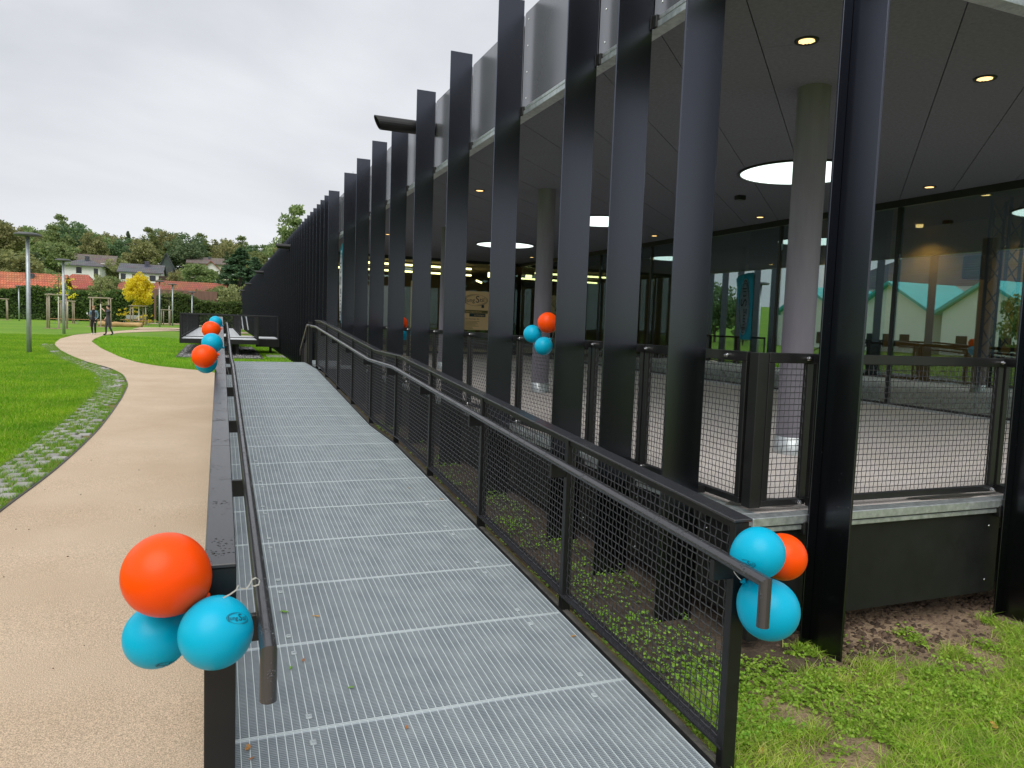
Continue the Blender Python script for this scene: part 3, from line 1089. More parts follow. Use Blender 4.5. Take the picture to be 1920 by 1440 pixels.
part('side_beam', sloped(MB(), -.045, .046, -.22, -.012), 'black', ramp)
part('side_beam', sloped(MB(), RX1 + .004, RX1 + .022, -.2, .004), 'black', ramp)
part('kerb_strip', sloped(MB(), RX1 + .024, RX1 + .115, -.2, -.05), 'kerbconcrete', ramp)
part('moss_strip', sloped(MB(), RX1 + .117, RX1 + .15, -.2, -.07), 'moss', ramp)
cb = MB()
for y in np.arange(1.6, 18.4, 1.6):
    part('cross_beam', MB().box(RX0, RX1, y - .03, y + .03, zr(y) - .14, zr(y) - .045), 'black', ramp)
part('end_beam', MB().box(-.045, RX1, YT1 + .002, YT1 + .03, ZT - .2, ZT - .003), 'black', ramp)
for x in (.3, 1.6):
    for y in (9.3, 12.5, 15.8, 18.3):
        part('support_post', MB().box(x - .04, x + .04, y - .04, y + .04, -.05, zr(y) - .14), 'black', ramp)
# bridge plate between landing and deck
part('bridge_plate', MB().box(RX1 + .16, 2.85, 17.2, 19.5, ZT - .06, ZT - .004), 'grating', ramp)

# woven mesh infill
def mesh_infill(length, h, g=0., pitch=.04, r=.003, axis='Y', amp=.0032):
    mb = MB()
    nv = max(2, int(round(length / pitch)))
    nh = max(2, int(round(h / pitch)))
    def wire(pts):
        V, n0 = [], len(mb.v)
        for p in pts:
            for dx, dz in ((r, 0), (0, r), (-r, 0), (0, -r)):
                V.append((p, dx, dz))
        return n0
    def P(u, w, off):                    # u along, w up, off normal
        return (off, u, w + g * u) if axis == 'Y' else (u, off, w + g * u)
    # verticals, crimped at every crossing
    for i in range(nv + 1):
        u = length * i / nv
        n0 = len(mb.v)
        for j in range(nh + 1):
            w = h * j / nh
            off = amp * (1 if (i + j) % 2 else -1)
            mb.v += [P(u - r, w, off), P(u, w, off + r), P(u + r, w, off), P(u, w, off - r)]
            if j:
                a = n0 + 4 * (j - 1)
                for q in range(4):
                    mb.f.append((a + q, a + (q + 1) % 4, a + 4 + (q + 1) % 4, a + 4 + q))
    for j in range(nh + 1):
        w = h * j / nh
        n0 = len(mb.v)
        for i in range(nv + 1):
            u = length * i / nv
            off = -amp * .55 * (1 if (i + j) % 2 else -1)
            mb.v += [P(u, w - r, off), P(u, w, off + r), P(u, w + r, off), P(u, w, off - r)]
            if i:
                a = n0 + 4 * (i - 1)
                for q in range(4):
                    mb.f.append((a + q, a + (q + 1) % 4, a + 4 + (q + 1) % 4, a + 4 + q))
    return mb.data('mesh_infill', 'wire')

GH = 1.03                                 # guard height over the ramp
def guard(xc, side, ys, label, y0, y1, endw=.06):
    """side: +1 if the handrail is on the -X side (right guard), -1 for the left guard"""
    t = thing('ramp_railing', label, 'railing', (xc, y0, zr(y0) - .1))
    cap = MB()
    seg = [y0] + [k for k in (4.02, 6.4, YL0, YL1, 11.7, 14.1, YT0) if y0 < k < y1] + [y1]
    for a, b in zip(seg[:-1], seg[1:]):
        za, zb = zr(a) + GH, zr(b) + GH
        m_ = MB().cbox(xc - .046, xc + .046, a + .0012, b - .0012, za - .014, za, .003, (zb - za) / (b - a), a)
        part('cap_rail', m_, 'wetcap', t)
    part('under_rail', sloped(MB(), xc - .02, xc + .02, GH - .05, GH - .0145, y0 + .055, y1 - .01), 'black', t)
    part('bottom_rail', sloped(MB(), xc - .035, xc + .035, .035, .047, y0 + .02, y1 - .02), 'wetcap', t)
    for i, y in enumerate(ys):
        zb = zr(y) - .14
        zt = zr(y) + GH - .0155
        if i == 0 and side < 0:
            mb = MB().cbox(xc - .046, xc + .046, y - .01, y + .05, zb, zt - .0005, .003)
        elif i == 0:
            mb = MB().cbox(xc - .032, xc + .036, y - .012, y + .03, zb - .1, zt, .003)
        else:
            mb = MB().cbox(xc - .03, xc + .03, y - .022, y + .022, zb, zt, .003)
        part('post', mb, 'black', t)
    infills = {}
    for a, b in zip(ys[:-1], ys[1:]):
        a2, b2 = a + .035, b - .026
        mid = (a + b) / 2
        g = (zr(b2) - zr(a2)) / (b2 - a2)
        L_ = b2 - a2
        key = (round(g, 4), round(L_, 3))
        if key not in infills:
            infills[key] = mesh_infill(L_, GH - .11, g)
        link('mesh_infill', infills[key], t, Vector((xc, a2, zr(a2) + .055)) - t.location)
    # handrail
    hx = xc - side * .125
    hh = .895 if side > 0 else .885
    pts = [(hx, y0 - .29, zr(y0 - .29) + hh - (.17 if side > 0 else .145)), (hx, y0 - .29, zr(y0 - .29) + hh)]
    for k in (YL0, YL1, YT0):
        for d in (-.09, .0, .09):
            pts.append((hx, k + d, (zr(k - .09) * (1 - (d + .09) / .18) + zr(k + .09) * (d + .09) / .18 + zr(k)) / 2 + hh if d == 0 else zr(k + d) + hh))
    pts.append((hx, y1 - .05, zr(y1 - .05) + hh))
    hr = part('handrail', MB().tube(pts, .0235, 20), 'wetrail', t, True)
    me = hr.data
    fl = [abs(p.normal.z) < .999 or True for p in me.polygons]
    for p in me.polygons:
        p.use_smooth = len(p.vertices) == 4
    for e in me.edges:
        if all(20 <= v_ < 40 for v_ in e.vertices): e.use_edge_sharp = True
    for i, y in enumerate(ys):
        x0, x1 = sorted((hx, xc - side * .03))
        mb = MB().cbox(hx - .008 if side > 0 else x0 - .008, x1 if side > 0 else hx + .01, y - .014, y + .014, zr(y) + hh - .115, zr(y) + hh - .03, .003)
        part('bracket', mb, 'black', t)
    return t
posts = [2.44 + 1.6 * k for k in range(10)]
guard(2.0, 1, posts, 'black mesh railing between the ramp and the building with wet handrail', 2.42, 17.0)
guard(.004, -1, [2.40 + 1.6 * k for k in range(11)], 'black railing with wide flat cap between ramp and path', 2.38, 18.45)

# stair down from the landing
st = thing('stair', 'short steel stair going down from the far end of the ramp landing', 'stair', (.98, 18.6, 0))
stepm = grating_panel_mesh(PW, .3, 5)
for i in range(5):
    y, z = YT1 + .035 + .3 * i, ZT - .135 * (i + 1)
    link('tread', stepm, st, Vector((RX0, y, z)) - st.location)
for x in (.0, RX1 + .01):
    part('stringer', MB().add([(x + dx, y, z) for dx in (0, .04) for y, z in ((YT1 + .035, ZT - .02), (YT1 + 1.55, ZT - .72), (YT1 + 1.55, ZT - .82), (YT1 + .035, ZT - .3))],
         [(0, 1, 2, 3), (7, 6, 5, 4), (0, 4, 5, 1), (1, 5, 6, 2), (2, 6, 7, 3), (3, 7, 4, 0)]), 'black', st)
for x in (.02, 2.0):
    part('stair_handrail', MB().tube([(x - .06, 17.5, ZT + .9), (x - .06, YT1 - .1, ZT + .9), (x - .06, YT1 + 1.35, ZT + .26), (x - .06, YT1 + 1.35, ZT + .1)] if x > 1 else
         [(x + .13, YT1 - .05, ZT + .9), (x + .13, YT1 + 1.35, ZT + .26), (x + .13, YT1 + 1.35, ZT + .1)], .0235, 12), 'wetrail', st, True)
    for y, zt in ((YT1 - .28, ZT + .98), (YT1 + .1, ZT + .93), (YT1 + 1.2, ZT + .42)):
        part('post', MB().cbox(x - .045, x + .045, y - .03, y + .03, zt - 1.05, zt, .003), 'black', st)
    link('mesh_infill', mesh_infill(1.05, .72, -.44), st, Vector((x, YT1 + .13, ZT - .0)) - st.location)

# ------------------------------------------------------------------ the building
B = thing('pavilion', 'long dark pavilion with upright black fins and a covered deck', 'building', (6.4, 3.5, 0))
CZ = 4.09                                 # ceiling
FX0, FX1 = 2.63, 2.91                     # fins of the long side
DX, DY = 2.92, 3.45                       # deck edge
GX, EY = 10.05, 25.0                      # glass wall, end wall
ENDY = 118.
deck = part('deck_floor', MB().box(DX + .11, 20, DY + .11, EY + 9, .58, FLOOR), 'deckfloor', B)
part('light_block', MB().box(3.35, 21, 3.95, ENDY - .3, -.3, .578), 'ceilback', B)  # dark box added below the deck to block light from the void
# wet stain at the corner of the deck
def blob(cx, cy, rx, ry, seed, n=36):
    r = random.Random(seed)
    ph = [r.uniform(0, 6.28) for _ in range(4)]
    return [(cx + rx * math.cos(t) * (1 + .16 * math.sin(3 * t + ph[0]) + .1 * math.sin(7 * t + ph[1])),
             cy + ry * math.sin(t) * (1 + .16 * math.sin(2 * t + ph[2]) + .1 * math.sin(5 * t + ph[3]))) for t in np.linspace(0, 2 * math.pi, n, endpoint=False)]
for i, (cx, cy, rx, ry) in enumerate(((3.28, 3.78, .25, .12), (4.75, 3.62, .42, .05), (3.15, 4.6, .1, .3))):
    mb = MB()
    pl_ = blob(cx, cy, rx, ry, i)
    mb.add([(x, y, FLOOR + .0035) for x, y in pl_], [tuple(range(len(pl_)))])
    part('wet_patch', mb, 'wetstain', deck)
# galvanised edge profiles, floor and roof
for z0, z1, off, nm in ((.762, FLOOR + .003, 0, 'edge_profile'), (.722, .752, .014, 'edge_profile'), (CZ - .02, CZ + .03, 0., 'eave_profile'), (CZ + .042, CZ + .075, .012, 'eave_profile')):
    part(nm, MB().cbox(DX + off, DX + .108, DY + .11, ENDY if z0 > 3 else EY, z0, z1, .004), 'galv', B)
    part(nm, MB().cbox(DX + off, 20, DY + off, DY + .108, z0, z1, .004), 'galv', B)
# fins
def fin_mesh(z0, z1):
    return MB().cbox(FX0, FX1, -.008, .008, z0, z1, .0025).data('fin', 'fin')
fy_near = [y_ * 1.024 for y_ in (3.90, 4.735, 5.57, 7.22, 8.885, 10.54, 12.19, 13.86, 15.5, 17.15)]
fy_far = list(np.arange(20.19, ENDY - .2, .872))
finA, finB = fin_mesh(-.045, 5.24), fin_mesh(.13, 5.24)
brk = MB().cbox(FX1 - .004, DX + .05, -.06, -.0085, -.045, .045, .004)
brk.add(*(lambda m_: (m_.v, m_.f))(MB().cbox(FX1 - .02, FX1 + .0, -.014, -.0085, -.05, .05, .002)))
brkm = brk.data('bracket', 'black')
bolt = MB().lathe([(0, .012), (.007, .012), (.009, .008), (.009, 0)], 8).data('bolt', 'steel')
for i, y in enumerate(fy_near + fy_far):
    o = link('fin', finA if y < 18 else finB, B, Vector((0, y, 0)) - B.location)
    if y < 26:
        for z in (CZ + .028, .735):
            if z < 1 and y > 18: continue
            bo = link('bracket', brkm, o, (0, 0, z))
            if y < 13:
                for dz in (-.015, .02):
                    q = link('bolt', bolt, B, Vector((FX1 + .035, y - .062, z + dz)) - B.location, (R(90), 0, 0))
# fins of the short side: L profiles standing out towards the viewer
fr = MB().cbox(-.008, .008, 3.18, 3.44, 0, 5.24, .0025)
fr.add(*(lambda m_: (m_.v, m_.f))(MB().cbox(-.078, -.0085, 3.425, 3.44, .0, 5.24, .0025)))
frm = fr.data('fin', 'fin')
sb_ = MB().cbox(-.075, -.01, 3.4405, DY + .05, -.04, .04, .004).data('bracket', 'black')
for x in (3.39, 5.11, 6.76, 8.41):
    o = link('fin', frm, B, Vector((x, 0, 0)) - B.location)
    for z in (CZ + .028, .735):
        link('bracket', sb_, o, (-.02, 0, z))
# roof body, fascia panels with screws
part('roof', MB().box(DX + .112, 21, DY + .112, ENDY, CZ + .06, 5.1), 'ceilback', B)
scr = MB().lathe([(0, .004), (.006, .0035), (.009, 0)], 8).data('screw', 'steel')
def rounded_panel(a, b, z0, z1, r=.03):
    pts = []
    for cx, cz, a0 in ((a + r, z0 + r, 180), (b - r, z0 + r, 270), (b - r, z1 - r, 0), (a + r, z1 - r, 90)):
        for k in range(4):
            an = R(a0 + 30 * k)
            pts.append((cx + r * math.cos(an), cz + r * math.sin(an)))
    return pts
def fascia(a, b, z0, z1, m, name, axis, pos, screws):
    pts = rounded_panel(a, b, z0, z1)
    n = len(pts)
    if axis == 'Y':
        vs = [(pos, u, w) for u, w in pts] + [(pos + .006, u, w) for u, w in pts]
        fs = [tuple(range(n)), tuple(range(n, 2 * n))[::-1]]
    else:
        vs = [(u, pos, w) for u, w in pts] + [(u, pos + .006, w) for u, w in pts]
        fs = [tuple(range(n))[::-1], tuple(range(n, 2 * n))]
    fs += [(i, n + i, n + (i + 1) % n, (i + 1) % n) for i in range(n)]
    o = part(name, MB().add(vs, fs), m, B)
    if screws:
        nz = 4 if z1 - z0 > .7 else 2
        for u in (a + .1, b - .1):
            for k in range(nz):
                w = z0 + .09 + (z1 - z0 - .18) * k / (nz - 1)
                if axis == 'Y':
                    link('screw', scr, o, Vector((pos - .001, u, w)) - B.location * 0, (0, R(-90), 0)).matrix_parent_inverse = Matrix.Identity(4)
                else:
                    link('screw', scr, o, Vector((u, pos - .001, w)), (R(90), 0, 0))
    return o
edges = [DY + .12] + [y_ * 1.017 for y_ in fy_near] + [fy_far[0]]
for a, b in zip(edges[:-1], edges[1:]):
    fascia(a + .012, b - .012, CZ + .09, 5.16, 'fasciaup', 'roof_panel', 'Y', DX + .05, b < 15)
part('roof_panel', MB().box(DX + .05, DX + .056, fy_far[0] + .01, ENDY - .1, CZ + .09, 5.16), 'fasciaup', B)
part('wall', MB().box(DX + .06, 21, 34, ENDY - .1, .12, CZ + .06), 'ceilback', B)
part('wall', MB().box(DX + .06, DX + .115, EY - .04, 33.99, .12, CZ + .03), 'ceilback', B)
xe = [DX + .12, 3.39, 5.11, 6.76, 8.41, 10.1, 12.]
for a, b in zip(xe[:-1], xe[1:]):
    fascia(a + .012, b - .012, CZ + .09, 5.16, 'fasciaup', 'roof_panel', 'X', DY + .05, a < 6)
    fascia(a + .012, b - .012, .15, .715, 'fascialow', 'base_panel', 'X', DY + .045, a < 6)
for a, b in zip(edges[:-1], edges[1:]):
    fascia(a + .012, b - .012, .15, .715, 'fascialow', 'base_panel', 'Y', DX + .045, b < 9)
part('corner_post', MB().cbox(DX + .03, DX + .118, DY + .03, DY + .118, .05, .72, .004), 'black', B)
# ceiling of diagonal panels with open joints
part('ceiling_back', MB().box(DX + .113, 20.9, DY + .113, EY + 9, CZ + .03, CZ + .058), 'ceilback', B)
def clip_poly(poly, x0, x1, y0, y1):
    for ax, lim, sg in ((0, x0, 1), (0, x1, -1), (1, y0, 1), (1, y1, -1)):
        outp = []
        for i, p in enumerate(poly):
            q = poly[(i + 1) % len(poly)]
            ip, iq = sg * (p[ax] - lim) >= 0, sg * (q[ax] - lim) >= 0
            if ip: outp.append(p)
            if ip != iq:
                t = (lim - p[ax]) / (q[ax] - p[ax])
                outp.append((p[0] + t * (q[0] - p[0]), p[1] + t * (q[1] - p[1])))
        poly = outp
        if len(poly) < 3: return []
    return poly
ca, sa = math.cos(R(44)), math.sin(R(44))
PWD, PLN = .66, 1.86
for j in range(-13, 26):
    for i in range(-4, 20):
        u0, v0 = i * PLN + (.93 if j % 2 else 0), j * PWD
        q = [(u0 + a, v0 + b) for a, b in ((.0012, .004), (PLN - .0012, .004), (PLN - .0012, PWD - .004), (.0012, PWD - .004))]
        poly = [(3.2 + u * ca - w * sa, 4.17 + u * sa + w * ca) for u, w in q]
        poly = clip_poly(poly, DX + .12, GX - .02, DY + .12, EY - .02)
        if len(poly) >= 3:
            dz = random.uniform(0, .0015)
            part('ceiling_panel', MB().prism(poly, CZ + dz, CZ + .026), 'ceiling', B)
# round skylights and downlights
for y in (8.1, 13.7, 19.3):
    o = part('skylight', MB().lathe([(0, 0), (.78, 0), (.78, .012)], 48, (7.28, y, CZ - .012)), 'skylight', B)
    part('skylight_rim', MB().lathe([(.785, .012), (.785, -.012), (.815, -.012), (.815, .012)], 48, (7.28, y, CZ - .011)), 'black', B)
for x, y in ((4.055, 4.54), (5.92, 4.51), (9.47, 7.93), (9.44, 11.5), (9.4, 15.1), (9.4, 18.7), (9.3, 22.2), (3.97, 11.8), (3.97, 19.0)):
    o = part('downlight', MB().lathe([(.062, .0), (.085, -.003), (.088, .004), (.088, .012)], 24, (x, y, CZ - .008)), 'black', B)
    gm = MB()
    for gx in range(-3, 4):
        for gy in range(-3, 4):
            if gx * gx + gy * gy < 11:
                gm.box(x + gx * .017 - .0068, x + gx * .017 + .0068, y + gy * .017 - .0068, y + gy * .017 + .0068, CZ - .007, CZ - .003)
    part('lens', gm, 'lampwarm', B)
    part('lens_plate', MB().lathe([(0, 0), (.062, 0)], 20, (x, y, CZ - .0025)), 'black', B)
sen = MB().cbox(7.66, 7.80, 9.86, 9.98, CZ - .07, CZ - .001, .008)
part('sensor', sen, 'black', B)
# round columns with bright base rings
for y in (5.35, 11.15, 16.8, 22.5):
    c = part('column', MB().lathe([(.14, FLOOR), (.14, CZ + .01)], 32, (4.9, y, 0)), 'concrete_column', B, True)
    part('base_ring', MB().lathe([(.148, FLOOR + .002), (.148, FLOOR + .16), (.141, FLOOR + .163)], 32, (4.9, y, 0)), 'galv', c, True)
# glass wall along the deck
fr_ = MB()
gy = [3.6, 6.2, 8.9, 11.6, 14.3, 16.2, 18.9, 21.6, 24.9]
part('frame', MB().box(GX - .05, GX + .06, 3.6, 24.95, CZ - .11, CZ + .0), 'black', B)
part('frame', MB().box(GX - .04, GX + .06, 3.6, 24.95, FLOOR + .001, FLOOR + .06), 'black', B)
part('sill_strip', MB().box(GX - .09, GX - .041, 3.6, 24.95, FLOOR + .001, FLOOR + .03), 'galv', B)
for a, b in zip(gy[:-1], gy[1:]):
    part('glass_pane', MB().box(GX, GX + .012, a + .03, b - .03, FLOOR + .06, CZ - .11), 'glass', B)
    part('mullion', MB().box(GX - .03, GX + .06, a - .028, a + .028, FLOOR + .06, CZ - .11), 'black', B)
for a, b, c in ((12.0, 13.0, .4), (9.5, 10.1, .4), (17.3, 17.9, .3)):
    part('dark_panel', MB().box(GX + c, GX + c + .1, a, b, FLOOR, CZ), 'black', B)
# room behind the glass
part('room_wall', MB().box(15.5, 15.7, 3.6, 36, FLOOR, CZ), 'ochre', B)
part('room_wall', MB().box(12.6, 12.72, 6.0, 13.2, FLOOR + .013, CZ - .021), 'ochre', B)
part('room_wall', MB().box(GX + .1, 15.5, 3.62, 3.75, FLOOR, CZ), 'room', B)
part('room_ceiling', MB().box(GX + .07, 15.5, 3.75, 34, CZ - .02, CZ + .028), 'roomceil', B)
part('room_floor', MB().box(GX + .07, 15.5, 3.75, 34, FLOOR - .02, FLOOR + .012), 'roomfloor', B)
part('room_partition', MB().box(12.2, 12.35, 15.5, 24.8, FLOOR + .013, CZ - .021), 'room', B)
part('room_door', MB().box(12.1, 12.19, 16.6, 17.3, FLOOR + .014, FLOOR + 2.6), 'orangedoor', B)
# end wall of the deck
part('frame', MB().box(DX + .12, GX - .05, EY - .05, EY + .05, CZ - .1, CZ + .0), 'black', B)
part('frame', MB().box(DX + .12, GX - .05, EY - .05, EY + .05, FLOOR + .001, FLOOR + .08), 'black', B)
ex = [3.0, 4.4, 5.7, 6.5, 7.72, 9.15, 10.0]
for a, b in zip(ex[:-1], ex[1:]):
    part('glass_pane', MB().box(a + .04, b - .04, EY, EY + .012, FLOOR + .08, CZ - .1), 'glassend', B)
    part('mullion', MB().box(a - .04, a + .04, EY - .04, EY + .04, FLOOR + .08, CZ - .1), 'black', B)
part('transom', MB().box(9.19, 9.96, EY - .045, EY + .045, 3.3, 3.45), 'black', B)
part('room_wall', MB().box(DX + .12, 12, 33.6, 33.8, FLOOR, CZ), 'room', B)
part('room_wall', MB().box(DX + .12, DX + .2, EY + .06, 33.6, FLOOR, CZ), 'room', B)
part('room_ceiling', MB().box(DX + .13, GX + .06, EY + .06, 33.6, CZ - .02, CZ + .028), 'roomceil', B)
for y, x0, x1 in ((26.7, 4.2, 8.75), (30.2, 4.2, 9.9), (27.8, 9.35, 9.95)):
    dz = .0 if y != 27.8 else -.35
    part('tube_lamp', MB().tube([(x0, y, 3.93 + dz), (x1, y + (.0 if dz == 0 else 1.2), 3.93 + dz)], .035, 10), 'tube', B)
part('exit_light', MB().box(9.18, 9.42, 26.0, 26.03, 3.62, 3.8), 'tube', B)
part('pale_wall', MB().box(6.6, 7.1, 27.2, 27.3, FLOOR + .01, 3.4), 'signbeige', B)
part('grey_screen', MB().box(5.0, 5.5, 27.0, 27.1, FLOOR + .01, 2.7), 'frosted', B)
# rain spouts, lightning rods
for y in (11.02, 31.9, 52., 72.7, 93.4, 114.):
    mb = MB()
    n = 20
    r0, r1 = .098, .085
    for k in range(n):
        a = 2 * math.pi * k / n
        x_end = 2.06 + .05 * (1 - math.sin(a))
        for r in (r0, r1):
            mb.v.append((x_end, y + r * math.cos(a), 4.76 + r * math.sin(a)))
            mb.v.append((DX + .04, y + r * math.cos(a), 4.76 + r * math.sin(a)))
    for k in range(n):
        a, b = 4 * k, 4 * ((k + 1) % n)
        mb.f += [(a, b, b + 1, a + 1), (a + 2, a + 3, b + 3, b + 2), (a, a + 2, b + 2, b)]
    part('rain_spout', mb, 'black', B)
for x, y, h in ((3.3, 12.6, .45), (3.3, 20.5, .6), (3.3, 27.5, .5), (3.3, 46, 1.6), (3.4, 47.5, 1.2), (3.4, 49.0, 1.6), (3.6, 50, 1.)):
    part('lightning_rod', MB().tube([(x, y, 5.0), (x, y, 5.25 + h)], .008, 6), 'galv', B)
part('roof_hatch', MB().add([(3.2, 53, 5.0), (3.2, 57, 5.0), (3.2, 57, 6.1), (4.4, 53, 5), (4.4, 57, 5), (4.4, 57, 6.1)], [(0, 1, 2), (3, 5, 4), (0, 2, 5, 3), (1, 4, 5, 2)]), 'galv', B)

# deck railing: framed mesh panels held on brackets between the fins
RT, RB_ = 1.79, .85
dr = thing('deck_railing', 'framed black mesh railing along the edge of the covered deck', 'railing', (3.0, 3.6, FLOOR))
RXP, RYP = 3.0, 3.58
inf = {}
def rail_panel(a, b, axis, pos):
    fm = MB()
    t_ = .02
    def bx_(u0, u1, w0, w1):
        if axis == 'Y': fm.cbox(pos - t_, pos + t_, u0, u1, w0, w1, .003)
        else: fm.cbox(u0, u1, pos - t_, pos + t_, w0, w1, .003)
    for args in ((a, b, RT - .06, RT), (a, b, RB_, RB_ + .04), (a, a + .045, RB_ + .0405, RT - .0605), (b - .045, b, RB_ + .0405, RT - .0605)):
        fm = MB()
        bx_(*args)
        part('frame_bar', fm, 'black', dr)
    L_ = round(b - a - .09, 2)
    key = (axis, L_)
    if key not in inf:
        inf[key] = mesh_infill(L_, RT - RB_ - .1, 0, .037, .0024, axis, .0028)
    loc = (pos, a + .045, RB_ + .04) if axis == 'Y' else (a + .045, pos, RB_ + .04)
    link('mesh_infill', inf[key], dr, Vector(loc) - dr.location)
fyr = [3.66] + fy_near[1:] 
for a, b in zip(fyr[:-1], fyr[1:]):
    rail_panel(a + .012, b - .012, 'Y', RXP)
for a, b in zip([20.2, 21.7, 23.2], [21.68, 23.18, 24.8]):
    rail_panel(a, b, 'Y', RXP)
for a, b in ((3.06, 3.40), (3.425, 5.10), (5.125, 6.75), (6.775, 8.4)):
    rail_panel(a, b, 'X', RYP)
part('corner_post', MB().cbox(RXP - .024, RXP + .055, RYP - .021, RYP + .06, RB_ - .004, RT - .002, .003), 'black', dr)
bbolt = MB().lathe([(0, .02), (.012, .017), (.014, .01), (.014, 0)], 10)
bbolt.lathe([(0, .034), (.007, .034), (.007, .018)], 8)
bbm = bbolt.data('bolt', 'steel')
for y in fy_near[1:]:
    for z in (RT - .03, RB_ + .02):
        part('bracket', MB().cbox(FX1 - .01, RXP - .0205, y + .0085, y + .03, z - .027, z + .027, .003), 'black', dr)
        link('bolt', bbm, dr, Vector((RXP - .021, y - .05, z)) - dr.location, (0, R(-90), 0))
part('bracket', MB().cbox(FX1 - .01, RXP - .0205, fy_near[0] + .0085, fy_near[0] + .03, RB_ - .005, RB_ + .045, .003), 'black', dr)
link('bolt', bbm, dr, Vector((RXP - .021, 3.85, RT - .03)) - dr.location, (0, R(-90), 0))
for x in (3.39, 5.11, 6.76):
    for z in (RT - .03, RB_ + .02):
        part('bracket', MB().cbox(x + .009, x + .03, 3.40, RYP - .0205, z - .027, z + .027, .003), 'black', dr)
        link('bolt', bbm, dr, Vector((x - .045, RYP - .021, z)) - dr.location, (R(90), 0, 0))

# truss tower and things inside the hall
tr_ = thing('truss_tower', 'black lattice truss tower standing behind the glass wall', 'truss', (11.1, 7.9, FLOOR + .012))
tz0, tz1 = FLOOR + .012, CZ - .03
tc_ = [(10.95, 7.75), (11.25, 7.75), (11.25, 8.05), (10.95, 8.05)]
for x, y in tc_:
    part('chord', MB().tube([(x, y, tz0), (x, y, tz1)], .026, 10), 'truss', tr_, True)
for k in range(4):
    (xa, ya), (xb, yb) = tc_[k], tc_[(k + 1) % 4]
    nb = 10
    for i in range(nb):
        z0, z1 = tz0 + (tz1 - tz0) * i / nb, tz0 + (tz1 - tz0) * (i + 1) / nb
        p, q = ((xa, ya, z0), (xb, yb, z1)) if i % 2 else ((xb, yb, z0), (xa, ya, z1))
        part('brace', MB().tube([p, q], .01, 6), 'truss', tr_)
sp = thing('loudspeaker', 'dark loudspeaker hanging behind the glass beside the truss', 'loudspeaker', (11.9, 8.7, 3.1))
part('case', MB().cbox(11.75, 12.05, 8.75, 9.1, 2.95, 3.35, .03), 'black', sp)
part('hanger', MB().tube([(11.9, 8.7, 3.35), (11.9, 8.7, CZ - .02)], .015, 8), 'black', sp)
spot_y, spot_x = 10.6, 15.0
sl = bpy.data.lights.new('hall_spot', 'SPOT')
sl.energy = 34
sl.spot_size = R(140)
sl.spot_blend = .8
sl.color = (1, .72, .34)
sl.shadow_soft_size = .05
for sy_ in (10.45, 8.3, 12.6):
    so = bpy.data.objects.new('hall_spot', sl)
    COL.objects.link(so)
    so.location = (12.2, sy_, CZ - .12)
    so.rotation_euler = (0, R(8), 0)
    part('downlight', MB().lathe([(.0, 0), (.06, 0), (.065, .05)], 16, (12.3, sy_, CZ - .075)), 'lampwarm', B)

# ------------------------------------------------------------------ flag and poster
fl_ = thing('beach_flag', 'teal and white feather flag standing on the deck behind the fins', 'flag', (3.15, 20.75, FLOOR))
prof = []
fz0, fz1 = 1.68, 3.98
nz = 24
lef, rig = [], []
for i in range(nz + 1):
    t = i / nz
    z = fz0 + (fz1 - fz0) * t
    wdt = .55 + .42 * t if t < .93 else (.94 - .5 * ((t - .93) / .07) ** 2)
    lef.append((0, z))
    rig.append((wdt, z))
fm = MB()
for i in range(nz + 1):
    for k in range(7):
        u = rig[i][0] * k / 6
        fm.v.append((3.15 + .02 * math.sin(2.2 * u * 3 + lef[i][1] * 2), 20.75 + u, lef[i][1]))
for i in range(nz):
    for k in range(6):
        a = i * 7 + k
        fm.f.append((a, a + 1, a + 8, a + 7))
cloth = part('cloth', fm, 'flagteal', fl_, True)
ov = MB()
no = 40
for sgn in (-1, 1):
    n0 = len(ov.v)
    for k in range(no):
        a = 2 * math.pi * k / no
        ov.v.append((3.15 + sgn * .03, 20.75 + .40 + .27 * math.cos(a), 2.82 + .98 * math.sin(a)))
    ov.f.append(tuple(n0 + k for k in range(no)))
part('white_oval', ov, 'flagwhite', fl_)
lv, lf = logo(.82)
lg = MB()
for sgn in (-1, 1):
    lg.add([(3.15 + sgn * .034, 20.75 + .40 + y * .62, 2.82 + x) for x, y, z in lv], lf)
part('print', lg, 'ink', fl_)
part('pole', MB().tube([(3.15, 20.74, FLOOR + .03), (3.15, 20.73, 3.9)], .014, 8), 'black', fl_)
part('foot', MB().lathe([(.22, 0), (.22, .03), (0, .04)], 20, (3.15, 20.74, FLOOR + .001)), 'black', fl_)

ps = thing('poster', 'beige notice board with an oval logo and printed lines at the end wall', 'poster', (8.5, EY - .1, 1.7))
pz0, pz1, px0, px1, py = 1.68, 3.03, 7.78, 9.08, EY - .1
part('board', MB().box(px0, px1, py, py + .02, pz0, pz1), 'signbeige', ps)
lv, lf = logo(.40)
part('print', MB().add([(8.36 + x, py - .003, 2.72 + y) for x, y, z in lv], lf), 'ink', ps)
part('stripe', MB().box(px0 + .02, 8.82, py - .003, py - .001, 2.26, 2.37), 'signolive', ps)
part('stripe', MB().box(8.14, 8.74, py - .005, py - .0032, 2.14, 2.255), 'signteal', ps)
part('emblem', MB().box(8.58, 8.68, py - .003, py - .001, 2.46, 2.56), 'ink', ps)
def flat_text(txt, size, x, z, m, yy_):
    v_, f_ = text_mesh(txt, size, align='LEFT')
    part('lettering', MB().add([(x + a, yy_, z + b) for a, b, c in v_], f_), m, ps)
flat_text('Deine Jugendarbeit', .085, 7.95, 2.315, 'signbeige', py - .0045)
flat_text('in Kitzingen', .08, 8.32, 2.2, 'signbeige', py - .0065)
flat_text('Dein Partner f\u00fcr', .085, 7.95, 2.06, 'ink', py - .003)
